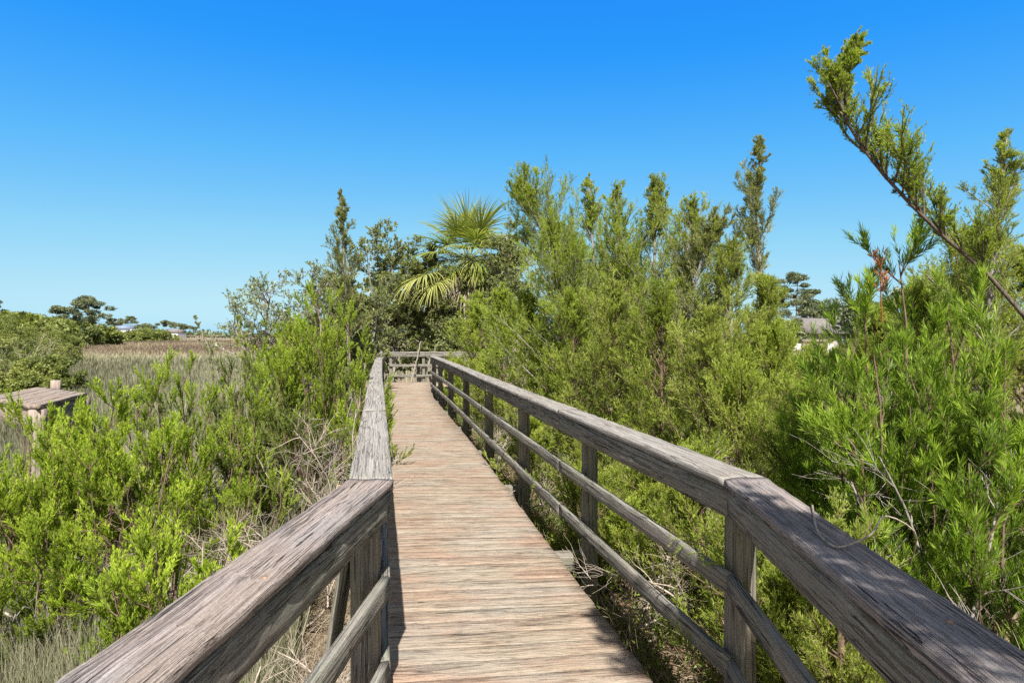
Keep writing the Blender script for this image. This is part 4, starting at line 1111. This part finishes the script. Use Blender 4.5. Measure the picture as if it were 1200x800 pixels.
# the leaning cedar at upper right and its neighbour
Yb = 3.1
cedar('leaning cedar limb reaching up across the sky at the upper right', [(at(1330, 2.9), 2.9, -0.5), (at(1275, 3.0), 3.0, 0.9), (at(1200, Yb), Yb, zt(370, Yb)), (at(1085, Yb), Yb, zt(258, Yb)), (at(1012, Yb), Yb, zt(175, Yb)), (at(984, Yb), Yb, zt(112, Yb)), (at(1004, Yb), Yb, zt(52, Yb))],
      0.60, 240, prim=66, p4=16, tint0=0.45, secs=9, twigs=6, nl=13, mat='cedar_lush', leafL=0.018, leafW=0.0060, t0=0.40, ang=0.8, shape=1.15, curl=0.3, secL=0.19, r0=0.014, tipR=0.16, bark='bark', side=(0.75, 0, 0.6), group=GC)
cedar('cedar spire at the right picture edge below the leaning limb', [(at(1150, 4.6), 4.6, -0.5), (at(1155, 4.6), 4.6, 1.2), (at(1165, 4.6), 4.6, zt(290, 4.6)), (at(1178, 4.6), 4.6, zt(170, 4.6))], 0.55, 241, prim=54, mat='cedar', leafL=0.022, leafW=0.006, secL=0.24, t0=0.3, group=GC, r0=0.035)
# unseen neighbour that shades the near right rail and the deck corner
cedar('cedar standing right behind the viewer and shading the near handrail', [(1.75, -0.55, -0.5), (1.6, -0.5, 1.2), (1.38, -0.4, 2.6), (1.15, -0.2, 3.6), (0.9, 0.1, 4.3)], 0.85, 242, prim=60, mat='cedar', leafL=0.035, leafW=0.010, secL=0.34, t0=0.42, group=GC)
# narrow leaved bushes in the right foreground
GN = 'narrow leaved bushes in the right foreground'
def gn(label, px, Y, py, spread, seed, **k):
    d = dict(mat='willowleaf', leafL=0.050, leafW=0.0045, nl=62, secs=10, twigs=7, low=0.32, group=GN, name='narrow_leaved_bush')
    d.update(k)
    return groundsel(label, at(px, Y), Y, zt(py, Y), spread, seed, **d)
gn('tall narrow leaved bush with a reddish dead tip in the right foreground', 1066, 3.3, 292, 0.42, 260, stems=11, lean=(-0.06, 0), tint0=0.55)
gn('bright narrow leaved bush beside the handrail left of the tall one', 985, 3.7, 436, 0.40, 261, stems=10, tint0=0.62)
gn('narrow leaved bush at the right picture edge with rusty bare stems', 1178, 2.75, 395, 0.42, 262, stems=7, tint0=0.42, secs=8)
gn('narrow leaved bush between the tall one and the right picture edge', 1112, 3.5, 345, 0.45, 263, stems=8, tint0=0.5)
gn('low bright narrow leaved bush leaning over the near right handrail', 1000, 3.1, 505, 0.35, 264, stems=5, tint0=0.62, low=0.45)
gn('shaded narrow leaved bush low at the right picture edge', 1215, 3.2, 480, 0.45, 265, stems=7, tint0=0.36, mat='groundsel_dull')
# reddish dead tip
rr_ = RNG(270)
bx, by, bz = at(1032, 3.25), 3.25, zt(318, 3.25)
P = np.stack([spline([(bx + 0.01, by, bz - 0.28), (bx, by, bz - 0.1), (bx + 0.005, by, bz + 0.05)], 6)])
P2, _, _ = grow(P, 16, 0.35, 1.0, (0.5, 0.15), lambda s: 0.10 + 0*s, rr_, up=0.2, K=4)
mb = MB(); V, Q = tubes(P, 0.004, 0.002, 5); mb.add(V, Q, tint=np.full(len(V), 0.3))
V, Q, a = leaves(P2, 9, 0.035, 0.008, (0.5, 0.2), rr_); mb.add(V, Q, tint=a)
tag(mb.build('dead_sprig', M['redbrown']), 'rusty red dead sprig at the top of the tall narrow leaved bush', 'dead sprig')
GR = 'bare dead shrubs right of the boardwalk'
deadbrush('bleached twiggy dead shrub behind the near right handrail', at(1030, 3.1), 3.1, 0.75, 0.45, 280, group=GR, stems=8, lean=(-0.05, 0))
deadbrush('reddish brown bare stems at the right edge under the narrow leaves', at(1120, 3.3), 3.3, 0.9, 0.5, 281, group=GR, stems=9, mat='bark_red')
deadbrush('fine grey dead twigs hanging over the outer edge of the near right handrail', at(1075, 2.75), 2.75, 1.05, 0.5, 286, group=GR, stems=9, mat='bark_grey')
deadbrush('dead grey shrub behind the handrail bend', at(850, 4.6), 4.6, 0.8, 0.55, 282, group=GR, stems=7, mat='bark_grey')
deadbrush('dry brush at the foot of the right handrail between the middle posts', at(640, 6.6), 6.6, 0.15, 0.5, 283, group=GR, stems=7)
deadbrush('dry brush behind the low rail near the handrail bend', at(770, 4.1), 4.1, 0.1, 0.45, 284, group=GR, stems=7)
deadbrush('dry brush behind the far posts of the right handrail', at(585, 9.0), 9.0, 0.35, 0.5, 285, group=GR, stems=7)
# pale dead vine curling over the right cap, sprig on the middle rail, straw on the deck
def onrail(px, py, z): Y = (EYE - z) * F / (py - HY); return (at(px, Y), Y, z)
V, Q = tubes(spline([onrail(952, 592, 1.016), onrail(958, 622, 1.018), onrail(978, 640, 1.018), onrail(1000, 636, 1.02), onrail(1022, 625, 1.03), (1.24, 1.98, 1.02), (1.42, 2.1, 0.92), (1.6, 2.4, 0.7)], 26)[None], 0.0035, 0.0025, 6)
tag(mk('dead_vine', V, Q, M['deadwood'], None, None, True), 'pale dead vine curling across the near right handrail', 'vine')
rr_ = RNG(290)
P = spline([(1.02, 2.55, 0.52), (0.93, 2.62, 0.63), (0.88, 2.74, 0.65), (0.86, 2.92, 0.62)], 7)[None]
P1, _, _ = grow(P, 14, 0.1, 1.0, (0.6, 0.2), lambda s: 0.10 + 0*s, rr_, up=0.1)
P2, _, _ = grow(P1, 5, 0.2, 1.0, (0.5, 0.2), lambda s: 0.04 + 0*s, rr_)
mb = MB(); V, Q = tubes(P, 0.003, 0.0015, 4); mb.add(V, Q, tint=np.full(len(V), 0.2)); V, Q, a = leaves(P2, 10, 0.016, 0.004, (0.5, 0.2), rr_, tint=np.full(len(P2), 0.6)); mb.add(V, Q, tint=a)
tag(mb.build('cedar_sprig', M['cedar_lush']), 'small green cedar sprig poking over the middle rail at the bend', 'sprig')
rr_ = RNG(291); n = 46
Y = rr_.uniform(2.8, 9, n); X = np.interp(Y, [p[1] for p in LP], [p[0] for p in LP]) + np.abs(rr_.normal(0.03, 0.05, n))
P = curve(np.stack([X, Y, np.full(n, 0.006)], 1), nrm(np.stack([rr_.normal(0.2, 0.7, n), rr_.normal(0, 0.8, n), rr_.uniform(0, 0.25, n)], 1)), rr_.uniform(0.06, 0.26, n), rr_, -0.2, 0.5, 5)
P[:, :, 2] = np.maximum(P[:, :, 2], 0.006)
V, Q = tubes(P, 0.0016, 0.0008, 4)
tag(mk('deck_straw', V, Q, M['dry'], None, {'tint': np.full(len(V), 0.6)}), 'dry straws scattered along the left edge of the deck', 'straw', kind='stuff')

# ------------------------------------------------------------------ far left: shrubs, pines, houses across the marsh
GM = 'shrubs at the edge of the marsh'
for lab, px, Y, py, R, sd, tn in (
    ('olive green shrub mound at the left picture edge behind the platform', 8, 27, 398, 1.9, 300, 0.42),
    ('dark green shrub bulging into the marsh at left', 58, 23, 415, 1.2, 301, 0.34),
    ('low bright green shrub beside the marsh behind the platform', 28, 19, 430, 1.2, 302, 0.62),
    ('yellowish shrub mound behind the left shrubs', 36, 40, 380, 2.4, 303, 0.62),
    ('olive shrub at the far left edge of the picture', -30, 38, 366, 3.2, 304, 0.45),
    ('brownish green shrub between the yellowish mound and the marsh', 66, 48, 386, 1.8, 305, 0.5)):
    farbush(lab, at(px, Y), Y, zt(py, Y), R, sd, n=95, per=230, L=0.12, Wd=0.045, group=GM, tint0=tn, lump=True, barkm='bark_grey')
deadbrush('bare grey shrub among the green ones at the left picture edge', at(12, 24), 24, zt(397, 24), 1.9, 306, group=GM, stems=16, prim=9, secs=7, mat='deadwood')
GT = 'trees and tall shrubs at the back left of the marsh'
for lab, px, Y, py, R, sd, tn in (
    ('wide olive tree clump behind the marsh shrubs', 14, 75, 366, 5.0, 310, 0.45),
    ('dark green clump under the tall pine', 74, 110, 374, 6.0, 311, 0.35),
    ('low green clump right of the tall pine at the marsh edge', 120, 130, 381, 4.5, 312, 0.5),
    ('olive clump left of the tall pine', 44, 95, 371, 5.5, 313, 0.45),
    ('pale green clump under the pines beside the far houses', 175, 200, 386, 8.0, 314, 0.55),
    ('small round green clump in front of the far houses', 160, 190, 388, 5.0, 315, 0.45)):
    farbush(lab, at(px, Y), Y, zt(py, Y), R, sd, n=70, per=110, L=0.7, Wd=0.35, group=GT, tint0=tn, name='marsh_tree', cat='tree')
GP = 'pines across the marsh'
pine('tallest pine at the left with an open flat crown', at(103, 120), 120, zt(348, 120), 4.6, 320, 0.45, 44, 110, 0.75, 0.22, GP)
pine('shorter round topped pine just left of the tallest', at(66, 125), 125, zt(359, 125), 3.6, 321, 0.45, 24, 100, 0.75, 0.22, GP)
pine('pine top showing at the left picture edge', at(-3, 90), 90, zt(352, 90), 3.2, 322, 0.4, 22, 90, 0.6, 0.2, GP)
for lab, px, py, Y, R, sd in (('leaning twin crowned pine beside the blue roofed house', 152, 371, 260, 4.5, 323), ('flat topped pine between the two far houses', 195, 376, 280, 5.0, 324),
                       ('round topped pine right of the flat topped one', 209, 379, 290, 4.6, 325), ('smaller pine at the right end of the far row', 222, 382, 300, 4.4, 326),
                       ('small dark pine left of the blue roofed house', 135, 378, 270, 3.6, 327), ('dark broad pine right behind the pale clump', 172, 380, 255, 5.5, 328)):
    pine(lab, at(px, Y), Y, zt(py, Y), R, sd, 0.74, 16, 70, 1.1, 0.45, GP)
def far_wood():
    rng = RNG(330)
    C = []; R_ = []
    for i in range(420):
        px = rng.uniform(-300, 1500); Y = rng.uniform(380, 460)
        if 560 < px < 600: pass
        C.append((at(px, Y), Y, rng.uniform(-1, 1.0 if px < 500 else 6.0) + 1.5)); R_.append(rng.uniform(2.5, 5))
    V, Q, a = clumps(C, R_, 50, 2.6, 1.3, rng, 0.7, 0.45)
    tag(mk('far_wood', V, Q, M['pine'], None, {'tint': a}), 'dark line of woods along the horizon', 'woods', kind='stuff')
far_wood()

def house(label, x, y, w, d, hwall, hroof, wallm, roofm, yaw, nwin=3, zb=None, floors=1, chimney=False, name='house'):
    zb = -0.95 if zb is None else zb
    t = thing(name, label, 'house', (x, y, zb))
    c, s = math.cos(yaw), math.sin(yaw)
    def T(V): V = np.asarray(V, float); return np.stack([V[:, 0]*c - V[:, 1]*s + x, V[:, 0]*s + V[:, 1]*c + y, V[:, 2] + zb], 1)
    V, Q = box((0, 0, hwall/2), (w, d, hwall)); mk('wall', T(V), Q, wallm, t)
    e = 0.5
    V = np.array([(-w/2-e, -d/2-e, hwall+0.02), (w/2+e, -d/2-e, hwall+0.02), (w/2+e, d/2+e, hwall+0.02), (-w/2-e, d/2+e, hwall+0.02), (-w/2-e, 0, hwall+hroof), (w/2+e, 0, hwall+hroof)])
    r = mk('roof', T(V), [np.array([[0,1,5,4],[2,3,4,5],[3,2,1,0]]), np.array([[1,2,5],[3,0,4]])], roofm, t)
    if chimney:
        V, Q = box((w*0.2, 0.4, hwall+hroof*0.9), (0.8, 0.8, hroof*0.9)); mk('chimney', T(V), Q, wallm, r)
    for f in range(floors):
        for i in range(nwin):
            wx = -w/2 + w*(i+0.5)/nwin; z = (f + 0.55) * hwall/floors
            V, Q = box((wx, -d/2-0.03, z), (w/nwin*0.5, 0.1, hwall/floors*0.5)); wdw = mk('window', T(V), Q, M['fence_white'], t)
            V, Q = box((wx, -d/2-0.09, z), (w/nwin*0.4, 0.04, hwall/floors*0.4)); mk('pane', T(V), Q, M['glass'], wdw)
    V, Q = box((w*0.36, -d/2-0.04, 1.05), (1.1, 0.09, 2.1)); mk('door', T(V), Q, M['roof'], t)
    return t
house('white two storey house with a blue grey roof across the marsh at left', at(145, 300), 300, 9, 8, 5.2, 2.2, M['wall_white'], M['roof_blue'], 0.1, 4, floors=2, zb=-0.9)
house('small pale house half hidden between the far pines', at(205, 320), 320, 8, 7, 3.6, 2.0, M['wall_white'], M['roof'], -0.1, 3, zb=-0.9)
house('brown roofed house with pale walls behind the right thicket', at(972, 62), 62, 9, 7, 2.3, 1.6, M['wall'], M['roof'], 0.45, 3, zb=-0.6, chimney=True)
# dock across the marsh at left, fence and dock at right
def dock(label, x0, x1, y, z, n, seed, rail=True, name='dock', cat='dock', h=0.9):
    t = thing(name, label, cat, ((x0+x1)/2, y, -0.9))
    mb = MB(); add_plank(mb, (x0, y), (x0, y+1.6), (x1, y), (x1, y+1.6), z, z-0.2, seed, seg=2.0); mb.build('deck', M['old'], t)
    for i in range(n):
        x = x0 + (x1-x0)*(i+0.5)/n
        mb = MB(); add_post(mb, x, y-0.12, 0.2, -1.1, z + (h if rail else -0.2), 0, seed+1+i); mb.build('piling', M['old'], t)
    if rail:
        mb = MB(); add_plank(mb, (x0, y-0.3), (x0, y-0.23), (x1, y-0.3), (x1, y-0.23), z+h, z+h-0.16, seed+90, seg=2.0); mb.build('rail', M['old'], t)
dock('long pale dock stretching across the marsh at far left', at(192, 230), at(262, 230), 230, 0.4, 12, 6000)
dock('grey timber dock in front of the brown roofed house', at(938, 40), at(968, 40), 40, 0.55, 6, 6200, h=0.75)
fe = thing('picket_fence', 'white board fence in front of the brown roofed house', 'fence', (at(952, 52), 52, -0.7))
for i in range(22):
    V, Q = box((at(930, 52) + 0.16*i, 52, 0.05), (0.145, 0.03, 1.6)); mk('board', V, Q, M['fence_white'], fe)
V, Q = box((at(930, 52) + 1.7, 52.04, 0.6), (3.6, 0.04, 0.1)); mk('rail', V, Q, M['fence_white'], fe)
for lab, px, py, Y, R, sd in (('grey green pine behind the house at right with a rounded crown', 932, 320, 75, 3.3, 340), ('shorter pine right of the rounded one', 950, 340, 78, 2.3, 341), ('pine crown left of the isolated cedar spire', 846, 334, 85, 2.6, 342), ('low pine crown between the cedar thicket and the spire', 828, 338, 90, 2.4, 343)):
    pine(lab, at(px, Y), Y, zt(py, Y), R, sd, 0.32, 44, 120, 0.5, 0.16, 'pines behind the right thicket')
for lab, px, py, Y, R, sd in (('dark round oak right of the brown roofed house', 1020, 342, 58, 3.0, 345), ('dark tree behind the tall narrow leaved bush', 1060, 335, 60, 3.2, 346), ('tree beside the far house seen through the thicket gap', 925, 372, 55, 1.8, 347), ('grey green tree line behind the brown roofed house', 965, 350, 85, 5.0, 349), ('low dark trees just behind the roof of the far house', 978, 356, 78, 3.0, 350), ('dark trees at the far right behind the junipers', 1140, 318, 50, 3.4, 348)):
    farbush(lab, at(px, Y), Y, zt(py, Y), R, sd, n=80, per=160, L=0.4, Wd=0.2, mat='pine', name='oak_tree', cat='tree', group='dark trees behind the right thicket')
